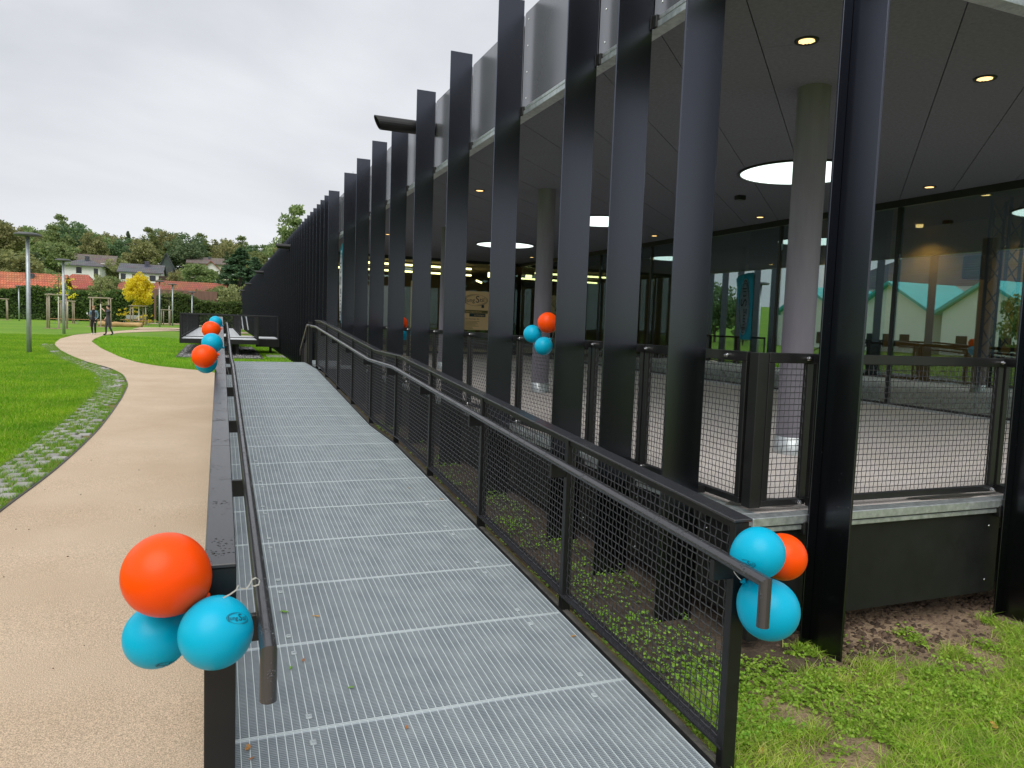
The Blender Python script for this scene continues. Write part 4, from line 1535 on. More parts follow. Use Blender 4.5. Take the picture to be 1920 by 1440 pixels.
for i in range(7):
    part('text_line', MB().box(7.95, 8.25 + .28 * random.random(), py - .003, py - .001, 1.97 - i * .042, 1.985 - i * .042), 'signolive', ps)

# ------------------------------------------------------------------ balloons
def balloon_mesh(r, m):
    prof = []
    n = 22
    for i in range(n + 1):
        t = math.pi * i / n
        zz = -math.cos(t)
        rr = math.sin(t)
        if zz < 0:
            rr *= 1 - .16 * zz * zz
            zz *= 1.15
        prof.append((max(rr, 1e-4) * r, zz * r))
    return MB().lathe(prof, 36).data('skin_of_balloon', m, True)
KN = MB().lathe([(.004, 0), (.012, -.012), (.013, -.016), (.004, -.018)], 12)
def balloon(pos, r, colour, aim, label, group, ribbon_to=None, printed=None):
    """aim: direction in which the knot points"""
    m = 'orangeballoon' if colour == 'orange' else 'blueballoon'
    b = thing('balloon', label, 'balloon', pos, 0, group)
    q = Vector(aim).normalized()
    rot = (-q).to_track_quat('Z', 'Y').to_euler()
    sk = link('skin', balloon_mesh(r, m), b, (0, 0, 0), rot)
    kn = link('knot', KN.data('knot', m, True), b, q * (r * 1.145), rot)
    if ribbon_to is not None:
        p0 = q * (r * 1.15)
        p1 = Vector(ribbon_to) - Vector(pos)
        pts = []
        for i in range(9):
            t = i / 8
            pts.append(p0.lerp(p1, t) + Vector((0, 0, -.02 * math.sin(math.pi * t))))
        rb = MB()
        for i, p in enumerate(pts):
            rb.v += [tuple(p + Vector((0, 0, .0028))), tuple(p - Vector((0, 0, .0028))), tuple(p + Vector((.0008, .0008, 0)))]
            if i:
                k = 3 * i
                rb.f += [(k - 3, k, k + 1, k - 2), (k - 2, k + 1, k + 2, k - 1), (k - 1, k + 2, k, k - 3)]
        link('ribbon', rb.data('ribbon', 'ribbon'), b)
    if printed:
        d, up, sz = printed
        d = Vector(d).normalized()
        ux = Vector(up).cross(d).normalized()
        uy = d.cross(ux)
        lv_, lf_ = logo(sz)
        pm = MB()
        pm.add([tuple((d * 1 + ux * (x / r) + uy * (y / r)).normalized() * r * 1.012) for x, y, z in lv_], lf_)
        link('print', pm.data('print', 'ink'), b)
    return b
def bpos(x, y, Y): return at(x, y, Y)
gA = 'balloons at the near end of the left ramp railing'
tie = (.01, 2.37, 1.02)
balloon(bpos(311, 1077, 2.33), .121, 'orange', (.7, .3, -.6), 'large orange balloon, topmost of the cluster at the near end of the left railing', gA, tie)
balloon(bpos(405, 1186, 2.24), .103, 'blue', (.1, .9, .3), 'front blue balloon with a dark print in the cluster at the near left post', gA, tie, ((.62, -.62, .62), (.1, .5, 1), .034))
balloon(bpos(294, 1192, 2.42), .096, 'blue', (.6, .3, .5), 'blue balloon half hidden under the large orange one at the near left post', gA, tie, ((.35, -.65, -.75), (.3, 0, 1), .034))
gB = 'balloons at the near end of the right ramp railing'
tie = (1.96, 2.47, .98)
balloon(bpos(1423, 1036, 2.30), .101, 'blue', (-.6, .5, -.4), 'upper blue balloon at the near end of the right railing', gB, tie, ((-.95, -.45, -.25), (0, 0, 1), .03))
balloon(bpos(1468, 1044, 2.42), .098, 'orange', (-.7, .3, .2), 'orange balloon behind two blue ones at the near end of the right railing', gB, tie)
balloon(bpos(1441, 1143, 2.32), .122, 'blue', (-.5, .3, .6), 'large lower blue balloon behind the bent handrail end on the right', gB, tie)
gC = 'balloons on the deck railing between the fins'
tie = (2.98, 6.55, 1.76)
balloon(bpos(1027, 605, 6.35), .097, 'orange', (.6, .3, -.3), 'orange balloon on the deck railing above two blue ones, cut by a fin', gC, tie)
balloon(bpos(998, 626, 6.45), .084, 'blue', (.7, .2, -.2), 'left blue balloon of the three on the deck railing between two fins', gC, tie)
balloon(bpos(1019, 649, 6.25), .084, 'blue', (.6, .3, .5), 'lowest blue balloon of the three on the deck railing between two fins', gC, tie)
gD = 'balloons at the far deck railing'
balloon(bpos(754, 605, 12.8), .10, 'orange', (.6, .2, -.5), 'far orange balloon mostly hidden behind a fin of the deck', gD, (3., 12.85, 1.76))
balloon(bpos(758, 626, 12.75), .11, 'blue', (.6, .2, .3), 'far blue balloon seen in the narrow gap between two fins', gD, (3., 12.85, 1.76))
gE = 'balloons along the left ramp railing'
tie = (.1, 7.25, 1.28)
balloon(bpos(382, 668, 6.95), .101, 'orange', (.8, .3, .1), 'orange balloon halfway along the left railing, nearest of the far cluster', gE, tie)
balloon(bpos(397, 643, 7.1), .087, 'blue', (.7, .3, -.3), 'blue balloon between the two orange ones halfway along the left railing', gE, tie)
balloon(bpos(386, 681, 7.12), .09, 'blue', (.7, .2, .4), 'blue balloon under the orange one halfway along the left railing', gE, tie)
tie = (.05, 9.7, 1.4)
balloon(bpos(395, 618, 9.5), .10, 'orange', (.8, .2, .1), 'farther orange balloon on the left railing below a small blue one', gE, tie)
balloon(bpos(404, 604, 9.8), .075, 'blue', (.6, .2, -.3), 'small blue balloon topmost on the left railing far up the ramp', gE, tie)
# curled ribbon end on the handrail
rb = MB()
ctl = [(418, 1121), (432, 1114), (443, 1106), (447, 1097), (452, 1103), (462, 1104), (468, 1096), (472, 1087), (480, 1083), (487, 1088), (485, 1096), (477, 1099), (470, 1097)]
pts = []
for i in range(len(ctl) - 1):
    for k in range(4):
        t = k / 4
        pts.append(at(ctl[i][0] * (1 - t) + ctl[i + 1][0] * t, ctl[i][1] * (1 - t) + ctl[i + 1][1] * t, 2.03 + .0005 * i))
for i, p in enumerate(pts):
    rb.v += [tuple(p + Vector((-.0012, -.002, .0026))), tuple(p + Vector((.0012, .002, -.0026)))]
    if i:
        k = 2 * i
        rb.f.append((k - 2, k, k + 1, k - 1))
o = link('curling_ribbon', rb.data('curling_ribbon', 'ribbon'))
tag(o, 'white curled ribbon tied between the left handrail and the near balloons', 'ribbon')

# ------------------------------------------------------------------ fallen leaves
def leaf_obj(x, y, z, size, m, label, group, tilt=(0, 0), seed=0):
    r = random.Random(seed)
    mb = MB()
    n = 14
    ring = []
    for k in range(n):
        a = 2 * math.pi * k / n
        rr = size * (.6 + .25 * math.cos(2 * a) + r.uniform(-.18, .18))
        ring.append((rr * math.cos(a), rr * math.sin(a) * .8, size * (.10 + .18 * r.random())))
    mb.add([(0, 0, .002)] + ring, [(0, 1 + k, 1 + (k + 1) % n) for k in range(n)])
    o = link('fallen_leaf', mb.data('fallen_leaf', m), None, (x, y, z), (tilt[0], tilt[1], r.uniform(0, 6.28)))
    return tag(o, label, 'leaf', group)
def on_ramp(px, py):
    for Y in np.arange(1.5, 18, .004):
        p = at(px, py, Y)
        if p.z <= zr(Y): return p
    return p
lr = [((533, 1149), .022, 'leafgreen', 'green leaf on the grating just right of the left handrail end'),
      ((592, 1157), .018, 'leafbrown', 'withered leaf on the grating to the right of the green one'),
      ((569, 1240), .014, 'leafbrown', 'small red brown leaf above the lower green leaf on the grating'),
      ((545, 1254), .014, 'leafgreen', 'small green leaf nearest to the left handrail end on the grating'),
      ((658, 1291), .014, 'leafgreen', 'small green leaf alone in the middle of the grating near the bottom'),
      ((465, 1405), .018, 'leafbrown', 'orange leaf in the left corner of the nearest grating panel'),
      ((471, 1424), .010, 'leafbrown', 'tiny red leaf below the orange one at the left edge of the grating'),
      ((762, 1366), .014, 'leafbrown', 'rust brown leaf just below the joint of the nearest grating panel'),
      ((828, 937), .018, 'leafbrown', 'red leaf on the grating by the right edge, far up the first run'),
      ((767, 916), .014, 'leafbrown', 'faint brown leaf on the grating left of the red one up the ramp'),
      ((1075, 1194), .013, 'leafbrown', 'brown crumb of leaf at the right edge of the grating beside a railing post')]
for i, ((px, py_), s_, m_, lb) in enumerate(lr):
    p = on_ramp(px, py_)
    leaf_obj(p.x, p.y, zr(p.y) + .002, s_ * 1.45, m_, lb, 'fallen leaves on the grating', (R(3), 0), i)
for i, (x, y) in enumerate(((2.55, 2.15), (3.1, 2.0), (3.32, 2.05), (3.62, 2.42), (2.9, 1.72), (2.6, 1.75), (3.55, 1.85), (2.28, 2.55), (4.3, 2.3), (2.4, 1.6))):
    leaf_obj(x, y, G(x, y) + .045, .036, 'leafbrown', 'dry brown leaf lying in the patchy grass right of the ramp', 'dry leaves in the rough grass', (random.uniform(-.3, .3), random.uniform(-.3, .3)), 50 + i)

# ------------------------------------------------------------------ second platform by the building
pf = thing('platform', 'raised steel platform with mesh railing standing on posts by the far facade', 'platform', (0, 33.2, .1))
pz = .885
part('deck_plate', MB().box(-1.46, 1.44, 33.04, 39, pz - .03, pz), 'deckgalv', pf)
part('deck_plate', MB().box(-1.46, .9, 39.002, 60, pz - .03, pz - .002), 'deckgalv', pf)
part('bridge_plate', MB().box(1.5, 2.5, 36, 38.6, pz - .04, pz - .005), 'deckgalv', pf)
part('edge_beam', MB().box(-1.54, 1.52, 32.98, 33.038, pz - .2, pz - .012), 'black', pf)
part('edge_beam', MB().box(-1.54, -1.462, 33.04, 60, pz - .2, pz - .012), 'black', pf)
part('edge_beam', MB().box(1.442, 1.52, 33.04, 39, pz - .2, pz - .012), 'black', pf)
part('bridge_beam', MB().box(1.522, 2.55, 35.9, 36.0, pz - .4, pz - .045), 'black', pf)
for x, y in ((-.66, 33.9), (.68, 33.5), (.62, 35.2), (.6, 37.5), (-.6, 37.5), (0., 46), (0., 55), (2.2, 36.6)):
    part('leg', MB().box(x - .06, x + .06, y - .06, y + .06, .0, pz - .031), 'black', pf)
def pf_rail(p, q, posts_n):
    p, q = Vector(p), Vector(q)
    part('cap_rail', MB().tube([p + Vector((0, 0, 1)), q + Vector((0, 0, 1))], .03, 6), 'black', pf)
    part('bottom_rail', MB().tube([p + Vector((0, 0, .08)), q + Vector((0, 0, .08))], .02, 4), 'black', pf)
    for i in range(posts_n + 1):
        c = p.lerp(q, i / posts_n)
        part('post', MB().box(c.x - .035, c.x + .035, c.y - .035, c.y + .035, c.z - .02, c.z + .98), 'black', pf)
    ax = 'Y' if abs(q.y - p.y) > abs(q.x - p.x) else 'X'
    L_ = (q - p).length
    me = mesh_infill(L_, .86, 0, .05, .0022, ax, .003)
    link('mesh_infill', me, pf, p + Vector((0, 0, .1)) - pf.location)
pf_rail((-1.5, 33.02, pz), (1.48, 33.02, pz), 1)
pf_rail((-1.5, 33.05, pz), (-1.5, 38.9, pz), 4)
pf_rail((-1.5, 39.0, pz), (-1.5, 60, pz), 12)
pf_rail((1.48, 33.05, pz), (1.48, 36.0, pz), 3)
pf_rail((1.5, 36.0, pz), (2.5, 36.0, pz), 1)
pf_rail((.92, 39.0, pz), (.92, 60, pz), 12)
pf_rail((-1.5, 60, pz), (.9, 60, pz), 2)
for dx in (0, .22):
    part('handrail', MB().tube([(1.0 + dx, 44, pz + 1.0), (1.0 + dx, 40, pz + .95), (1.02 + dx, 37.5, pz + .35)], .03, 8), 'galv', pf)
n = 5200
X = -1.5 + 3.05 * RNG.random(n)
Y = 31.7 + 10.6 * RNG.random(n)
stones('gravel_bed', np.stack([X, Y, gz(X, Y) + .03], -1), .03, .09, 'gravel', 'dark grey gravel bed under the raised platform', 'gravel')
gb = MB()
for x0, x1, y0, y1 in ((-1.62, -1.55, 31.55, 42.5), (1.6, 1.67, 31.55, 42.5), (-1.55, 1.6, 31.5, 31.57)):
    k = int((y1 - y0) / 1) + 1
    for i in range(k):
        a, b = y0 + (y1 - y0) * i / k, y0 + (y1 - y0) * (i + 1) / k
        gb.box(x0, x1, a, b, G(x0, a) - .05, G(x0, a) + .03)
struct('gravel_edging', gb.data('gravel_edging', 'kerbconcrete'))
sb2 = MB().cbox(1.86, 2.6, 32.9, 34.6, .08, .19, .01)
tag(link('stepping_slab', sb2.data('stepping_slab', 'paver')), 'pale concrete slab in the grass at the foot of the far fins', 'slab')

# ------------------------------------------------------------------ lamp posts
lp = thing('lamp_post', '', 'lamp post', (0, 0, 0), 0, 'park lamp posts')
part('pole', MB().tube([(0, 0, -.1), (0, 0, 1.6), (0, 0, 4.3)], [.085, .078, .06], 16), 'lamppole', lp, True)
hd = part('lamp_head', MB().lathe([(0, .1), (.30, .095), (.42, .05), (.43, .01), (.40, -.03), (0, -.04)], 28, (0, 0, 4.33)), 'lamphead', lp, True)
part('lamp_neck', MB().tube([(0, 0, 4.2), (0, 0, 4.32)], .07, 12), 'lamphead', lp)
lamps = [((55, 662), 32.1, 'nearest galvanised lamp post on the lawn left of the path bend'),
         ((120, 626), 50.8, 'second lamp post, behind the path bend beside the tree stakes'),
         ((36, 602), 86.8, 'thin distant lamp post before the hedge at the left edge'),
         ((299.3, 613), 78.6, 'taller lamp post right of the yellow tree'),
         ((323.5, 611), 85.8, 'lamp post beside the second staked sapling right of the yellow tree'),
         ((360, 618), 75.4, 'lamp post seen through the mesh of the far platform')]
for i, ((px, py_), Yl, lb) in enumerate(lamps):
    o = lp if i == 0 else copy_tree(lp)
    p = at(px, py_, Yl)
    o.location = (p.x, Yl, G(p.x, Yl) - .02)
    if i == 2: o.scale = (.8, .8, .8)
    if i == 5: o.scale = (.8, .8, .8)
    o['label'] = lb

# ------------------------------------------------------------------ trees
def leaf_cloud(C, n_each, spread, size, rng, flat=.7):
    """quads scattered round the cluster centres C (k,3)"""
    k = len(C)
    P = np.repeat(C, n_each, 0)
    sp_ = np.repeat(np.asarray(spread), n_each) if np.ndim(spread) else np.full(k * n_each, spread)
    d = rng.normal(size=(k * n_each, 3))
    d /= np.linalg.norm(d, axis=1)[:, None]
    P = P + d * (sp_ * rng.random(k * n_each) ** .45)[:, None] * np.array([1, 1, flat])
    n = len(P)
    u = rng.normal(size=(n, 3))
    u /= np.linalg.norm(u, axis=1)[:, None]
    w = rng.normal(size=(n, 3))
    w -= (w * u).sum(1)[:, None] * u
    w /= np.linalg.norm(w, axis=1)[:, None]
    s_ = size * rng.uniform(.6, 1.4, n)
    V = np.stack([P - u * s_[:, None], P - w * (s_ * .55)[:, None], P + u * s_[:, None], P + w * (s_ * .55)[:, None]], 1).reshape(-1, 3)
    F = np.arange(n * 4).reshape(-1, 4)
    return V, F
def tree_proto(seed, h, r, m, trunk_h=.25, leaf=.28, k=70, each=60, shape='round', bark='bark'):
    rng = np.random.default_rng(seed)
    if shape == 'cone':
        C, sp_ = [], []
        for i in range(k):
            t = rng.random() ** .8
            z = h * (.06 + .92 * t)
            rr = r * (1 - t) ** .9 * (.55 + .5 * rng.random())
            a = rng.uniform(0, 6.28)
            C.append((rr * math.cos(a), rr * math.sin(a), z - .15 * rr))
            sp_.append(.16 * r * (1.25 - t) + .12)
        C = np.array(C)
        V, F = leaf_cloud(C, each, sp_, leaf, rng, .45)
    else:
        C = []
        zc, rz = h * (trunk_h + (1 - trunk_h) * .5), h * (1 - trunk_h) * .5
        lob = rng.normal(size=(7, 3)); lob /= np.linalg.norm(lob, axis=1)[:, None]
        while len(C) < k:
            p = rng.normal(size=3)
            p /= np.linalg.norm(p)
            rad = rng.random() ** .4
            bulge = .78 + .32 * max(0, max((lob @ p))) ** 3 + rng.normal(0, .06)
            if shape == 'egg' and p[2] > 0: q = p * np.array([r * (1 - .45 * p[2]), r * (1 - .45 * p[2]), rz * 1.1])
            else: q = p * np.array([r, r, rz])
            C.append(q * rad * bulge + np.array([0, 0, zc]))
        C = np.array(C)
        V, F = leaf_cloud(C, each, .26 * r, leaf, rng, .75)
    crown = fast_mesh('crown', V, F, m)
    mb = MB()
    mb.tube([(0, 0, -.4), (.02 * r, 0, h * .2), (0, .03 * r, h * .5), (0, 0, h * .85)], [.045 * r + .03 * h / 6, .035 * r + .02 * h / 6, .02 * r + .01, .01 * r], 8)
    for i in range(9):
        c = C[rng.integers(len(C))]
        z0 = max(h * trunk_h * .8, c[2] * .55)
        mb.tube([(0, 0, z0), tuple((np.array([0, 0, z0]) + c) / 2 + np.array([0, 0, -.03 * h])), tuple(c)], [.022 * r, .014 * r, .005 * r], 5)
    return crown, mb.data('trunk', bark)
PT = {
    'dark': [tree_proto(1, 11, 4.6, 'leafdark', .16, .30, 80, 60), tree_proto(2, 12, 4.0, 'leafdark', .14, .30, 80, 60, 'egg')],
    'mid': [tree_proto(3, 10, 4.6, 'leafmid', .14, .30, 80, 60), tree_proto(4, 12, 4.4, 'leafmid', .14, .30, 80, 60, 'egg')],
    'olive': [tree_proto(5, 9, 4.4, 'leafolive', .14, .28, 80, 60), tree_proto(6, 11, 4.2, 'leafolive', .18, .28, 70, 60)],
    'cone': [tree_proto(7, 10, 3.4, 'leafconifer', .1, .22, 130, 50, 'cone'), tree_proto(8, 12, 3.0, 'leafdark', .1, .25, 110, 45, 'cone')],
}
def tree(kind, i, x, y, h, wscale, label, group=None, name=None, zoff=0):
    crown, trunk = PT[kind][i % 2]
    base_h = max(v.co.z for v in crown.vertices) if (crown.name not in TH) else TH[crown.name]
    TH[crown.name] = base_h
    t = thing(name or ('conifer' if kind == 'cone' else 'tree'), label, 'tree', (x, y, G(x, y) - .1 + zoff), random.uniform(0, 6.28), group)
    s_ = h / base_h
    t.scale = (s_ * wscale, s_ * wscale, s_)
    link('crown', crown, t)
    link('trunk', trunk, t)
    return t
TH = {}
# single trees one can tell apart: (kind, variant, pixel of crown centre x, top y, distance, width scale, label)
singles = [
    ('olive', 0, 22, 462, 128, 1.15, 'broad olive green tree behind the orange roof at the left edge'),
    ('dark', 1, 64, 470, 150, .9, 'dark green tree rising behind the nearest lamp post'),
    ('mid', 0, 95, 447, 165, 1.0, 'green tree above the orange roof right of the nearest lamp post'),
    ('mid', 1, 130, 470, 160, .8, 'light green tree left of the white hillside house'),
    ('olive', 1, 266, 444, 172, 1.0, 'large brownish autumn tree behind the grey roofed house'),
    ('dark', 0, 345, 448, 198, 1.1, 'dark round tree between the slate gable and the brown roofed house'),
    ('olive', 0, 222, 484, 158, .9, 'olive tree between the two white hillside houses'),
    ('mid', 0, 372, 493, 146, 1.1, 'yellow green tree below the brown roofed house'),
    ('olive', 1, 328, 502, 122, .55, 'slim olive tree between the orange barn roofs'),
    ('cone', 0, 452, 462, 121, 1.75, 'tall dense conifer left of the dark building'),
    ('cone', 0, 478, 480, 132, 1.6, 'second conifer half hidden by the dark building'),
    ('mid', 1, 558, 379, 158, 1.25, 'tall leafy tree rising above the fin line of the building'),
    ('mid', 1, 530, 424, 166, 1.15, 'lower leafy tree left of the tallest one above the fins'),
    ('olive', 0, 434, 530, 108, .7, 'olive bushy tree over the hedge next to the dark building'),
    ('mid', 0, 405, 532, 112, .55, 'small green tree beside the end of the barn roof'),
    ('olive', 1, 190, 512, 118, .8, 'thin brown tree in front of the white hillside house'),
    ('mid', 0, 215, 515, 121, .7, 'green tree between the red roof and the barn roof'),
    ('olive', 0, 120, 530, 104, .5, 'light young tree in front of the orange roof'),
    ('mid', 1, 300, 520, 127, .6, 'green tree under the grey roofed house with balcony'),
    ('dark', 0, 175, 520, 128, .75, 'dark bushy tree right of the hipped red roof'),
    ('mid', 0, 70, 495, 138, 1.0, 'green tree directly above the orange roof ridge'),
    ('olive', 1, 6, 500, 120, .7, 'olive tree at the far left edge behind the hedge'),
    ('cone', 1, 240, 432, 215, 1.0, 'dark conifer standing out of the wood above the houses'),
    ('cone', 1, 425, 470, 160, 1.0, 'dark conifer left of the tall dense one'),
    ('mid', 0, 500, 470, 165, 1.1, 'leafy tree behind the second conifer and the fins'),
    ('olive', 1, 535, 455, 150, .9, 'olive tree just over the fins below the tallest tree'),
]
for kind, i, px, py_, Yt, ws, lb in singles:
    p = at(px, py_, Yt)
    h = max(2.5, p.z - G(p.x, Yt))
    tree(kind, i, p.x, Yt, h, ws if kind == 'cone' else ws * max(.75, min(1.3, 11 / h)) , lb)
# the wood on the hill: trees one cannot tell apart
wood_label = {'dark': 'dark green tree in the wood along the top of the hill', 'mid': 'fresh green tree in the wood along the top of the hill', 'olive': 'olive brown tree in the wood along the top of the hill'}
rnd = random.Random(5)
for row, (Yw, x0, x1, dx, top) in enumerate(((205, -62, 26, 7.5, 0), (222, -68, 34, 6.5, 0), (240, -75, 40, 6.5, 0), (190, -60, -26, 8, 0), (178, 8, 30, 7, 0))):
    x = x0
    while x < x1:
        kind = rnd.choice(['dark', 'mid', 'mid', 'olive', 'dark', 'olive'])
        xx_, yy_ = x + rnd.uniform(-2, 2), Yw + rnd.uniform(-5, 5)
        h = rnd.uniform(8.5, 12.5) + (2.0 if -45 < x < -30 and row == 1 else 0)
        tree(kind, rnd.randint(0, 1), xx_, yy_, h, rnd.uniform(.9, 1.25), wood_label[kind], 'wood on the hill')
        x += dx * rnd.uniform(.8, 1.2)
# shrubs filling the slope between the houses
bush_label = {'dark': 'dark green shrub on the slope between the hillside houses', 'mid': 'fresh green shrub on the slope between the hillside houses', 'olive': 'olive brown shrub on the slope between the hillside houses'}
fronts = [(-25.2, -19.6, 148), (-27, -19.8, 166), (-15.6, -8, 139), (-12.9, -9.9, 186), (-7, 2.2, 191), (-4, .3, 169), (-20.8, -16.6, 119), (-36, -19.3, 110)]
placed = 0
while placed < 64:
    i = placed
    yy_ = rnd.uniform(108, 188)
    xx_ = rnd.uniform(-.26, .07) * yy_
    if any(yy_ < fy + 9 and a - 1.8 < xx_ * fy / yy_ < b + 1.8 and yy_ > fy - 22 for a, b, fy in fronts):
        continue
    placed += 1
    bk = rnd.choice(['mid', 'olive', 'dark', 'mid'])
    tree(bk, i, xx_, yy_, rnd.uniform(2.2, 4.2), 1.5, bush_label[bk], 'shrubs on the slope', 'shrub')

# yellow maple with stakes
yt = tree_proto(21, 4.9, 1.55, 'leafyellow', .36, .10, 120, 70, 'egg', 'limewash')
p = at(260, 610, 84)
t = thing('young_tree', 'small tree with bright yellow autumn leaves tied between stakes', 'tree', (p.x, 84, G(p.x, 84)))
link('crown', yt[0], t); link('trunk', yt[1], t)
t.scale = (.92, .92, 1.06)
def stakes(px, Y, hgt, wid, label, n=4, rz=.3):
    p_ = at(px, 610, Y)
    t_ = thing('tree_stakes', label, 'tree stakes', (p_.x, Y, G(p_.x, Y)), rz, 'timber tree stakes')
    cs = [(-wid, -wid), (wid, -wid), (wid, wid), (-wid, wid)][:n]
    for x, y in cs:
        link('stake', MB().tube([(x, y, -.1), (x * .96, y * .96, hgt)], .055, 8).data('stake', 'timber', True), t_)
    for k in range(len(cs)):
        a, b = cs[k], cs[(k + 1) % len(cs)]
        link('rail', MB().tube([(a[0] * 1.15, a[1] * 1.15, hgt - .06), (b[0] * 1.15, b[1] * 1.15, hgt - .06)], .05, 6).data('rail', 'timber'), t_)
    link('soil_disc', MB().lathe([(0, .03), (wid * 1.6, .02), (wid * 1.8, -.03)], 16).data('soil_disc', 'soil'), t_)
    return p_
def sapling(px, Y, hgt, kind, label):
    p_ = at(px, 610, Y)
    t_ = thing('sapling', label, 'tree', (p_.x, Y, G(p_.x, Y)))
    mb = MB().tube([(0, 0, -.1), (.01, 0, hgt * .5)], [.05, .04], 8)
    link('trunk', mb.data('trunk', 'limewash', True), t_)
    mb = MB().tube([(.01, 0, hgt * .5), (0, .02, hgt)], [.04, .01], 6)
    link('leader', mb.data('leader', 'bark'), t_)
    rng = np.random.default_rng(int(px))
    C = np.stack([rng.normal(0, .42, 26), rng.normal(0, .42, 26), hgt * (.45 + .6 * rng.random(26))], -1)
    V, F = leaf_cloud(C, 12, .25, .07, rng)
    link('crown', fast_mesh('crown', V, F, kind), t_)
stakes(107, 62.5, 2.5, .55, 'tall timber stakes around a sapling beside the second lamp post')
sapling(110, 62.5, 4.6, 'leafmid', 'thin green sapling inside the tall stakes beside the second lamp post')
stakes(127, 83, 2.2, .5, 'timber stakes just behind the second lamp post')
sapling(127, 83, 4.2, 'leafyellow', 'thin yellowing sapling behind the second lamp post')
stakes(2, 90, 2.2, .55, 'timber stakes cut by the left edge of the photo')
stakes(189, 72, 2.5, .7, 'timber stakes behind the two walking people', 4, 0)
sapling(189, 72, 3.9, 'leafolive', 'thin brown sapling with white trunk behind the walking people')
stakes(259, 84, 2.0, .6, 'timber stakes under the yellow tree')
stakes(313, 88, 1.7, .45, 'timber stakes between two lamp posts right of the yellow tree')
sapling(317, 88, 4.2, 'leafolive', 'thin olive sapling between two lamp posts')
def shrub_small(px, Y, h, label):
    p_ = at(px, 608, Y)
    t_ = thing('low_shrub', label, 'shrub', (p_.x, Y, G(p_.x, Y)))
    rng = np.random.default_rng(int(px) + 3)
    C = np.stack([rng.normal(0, .45, 20), rng.normal(0, .3, 20), h * rng.random(20)], -1)
    V, F = leaf_cloud(C, 14, .2, .08, rng)
    link('foliage', fast_mesh('foliage', V, F, 'leafyellow'), t_)
    link('stem', MB().tube([(0, 0, -.1), (0, 0, h)], .02, 5).data('stem', 'bark'), t_)
shrub_small(238, 90, 1.9, 'low yellow shrub left of the bench under the yellow tree')
shrub_small(273, 88, 1.1, 'small yellow shrub right of the bench under the yellow tree')

# hedge
def hedge(xa, xb, Y, h, d, label, seed):
    rng = np.random.default_rng(seed)
    t_ = thing('hedge', label, 'hedge', ((xa + xb) / 2, Y, G((xa + xb) / 2, Y)))
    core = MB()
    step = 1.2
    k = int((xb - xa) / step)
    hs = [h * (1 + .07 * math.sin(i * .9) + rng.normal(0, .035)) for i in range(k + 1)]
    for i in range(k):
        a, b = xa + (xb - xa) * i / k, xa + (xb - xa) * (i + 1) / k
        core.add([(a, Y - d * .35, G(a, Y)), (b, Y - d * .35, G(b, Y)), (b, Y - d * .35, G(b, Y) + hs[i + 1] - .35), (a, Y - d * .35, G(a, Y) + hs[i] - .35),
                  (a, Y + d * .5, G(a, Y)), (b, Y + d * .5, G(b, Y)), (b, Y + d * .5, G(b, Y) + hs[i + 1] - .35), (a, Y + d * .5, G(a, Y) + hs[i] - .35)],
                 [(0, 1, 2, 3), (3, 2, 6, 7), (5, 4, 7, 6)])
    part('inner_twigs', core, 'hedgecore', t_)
    n = int((xb - xa) * 520)
    X = rng.uniform(xa, xb, n)
    hh = np.interp(X, np.linspace(xa, xb, k + 1), hs)
    f_ = rng.random(n)
    Z = gz(X, Y + 0 * X) + np.where(f_ < .78, hh * rng.random(n), hh + rng.normal(-.12, .14, n))
    bul = .35 * (vnoise(X, Z, .55, seed) - .5) + .25 * (vnoise(X, Z, 1.6, seed + 1) - .5)
    YY = np.where(f_ < .78, Y - d * .5 + bul * 1.6 + rng.normal(0, .1, n), Y + rng.uniform(-d * .5, d * .5, n))
    P = np.stack([X, YY, Z], -1)
    u = rng.normal(size=(n, 3)); u /= np.linalg.norm(u, axis=1)[:, None]
    w = rng.normal(size=(n, 3)); w -= (w * u).sum(1)[:, None] * u; w /= np.linalg.norm(w, axis=1)[:, None]
    s_ = rng.uniform(.09, .2, n)[:, None]
    V = np.stack([P - u * s_, P - w * s_ * .6, P + u * s_, P + w * s_ * .6], 1).reshape(-1, 3)
    o = link('foliage', fast_mesh('foliage', V, np.arange(4 * n).reshape(-1, 4), 'leafhedge'), t_, world=True)
    o['kind'] = 'stuff'
hedge(-46, -7.5, 99, 3.45, 2.2, 'tall dense green hedge across the far end of the lawn', 3)
hedge(-7.4, 16, 103, 3.4, 2.0, 'hedge behind the lamp posts and the platform, right of the taller hedge', 4)

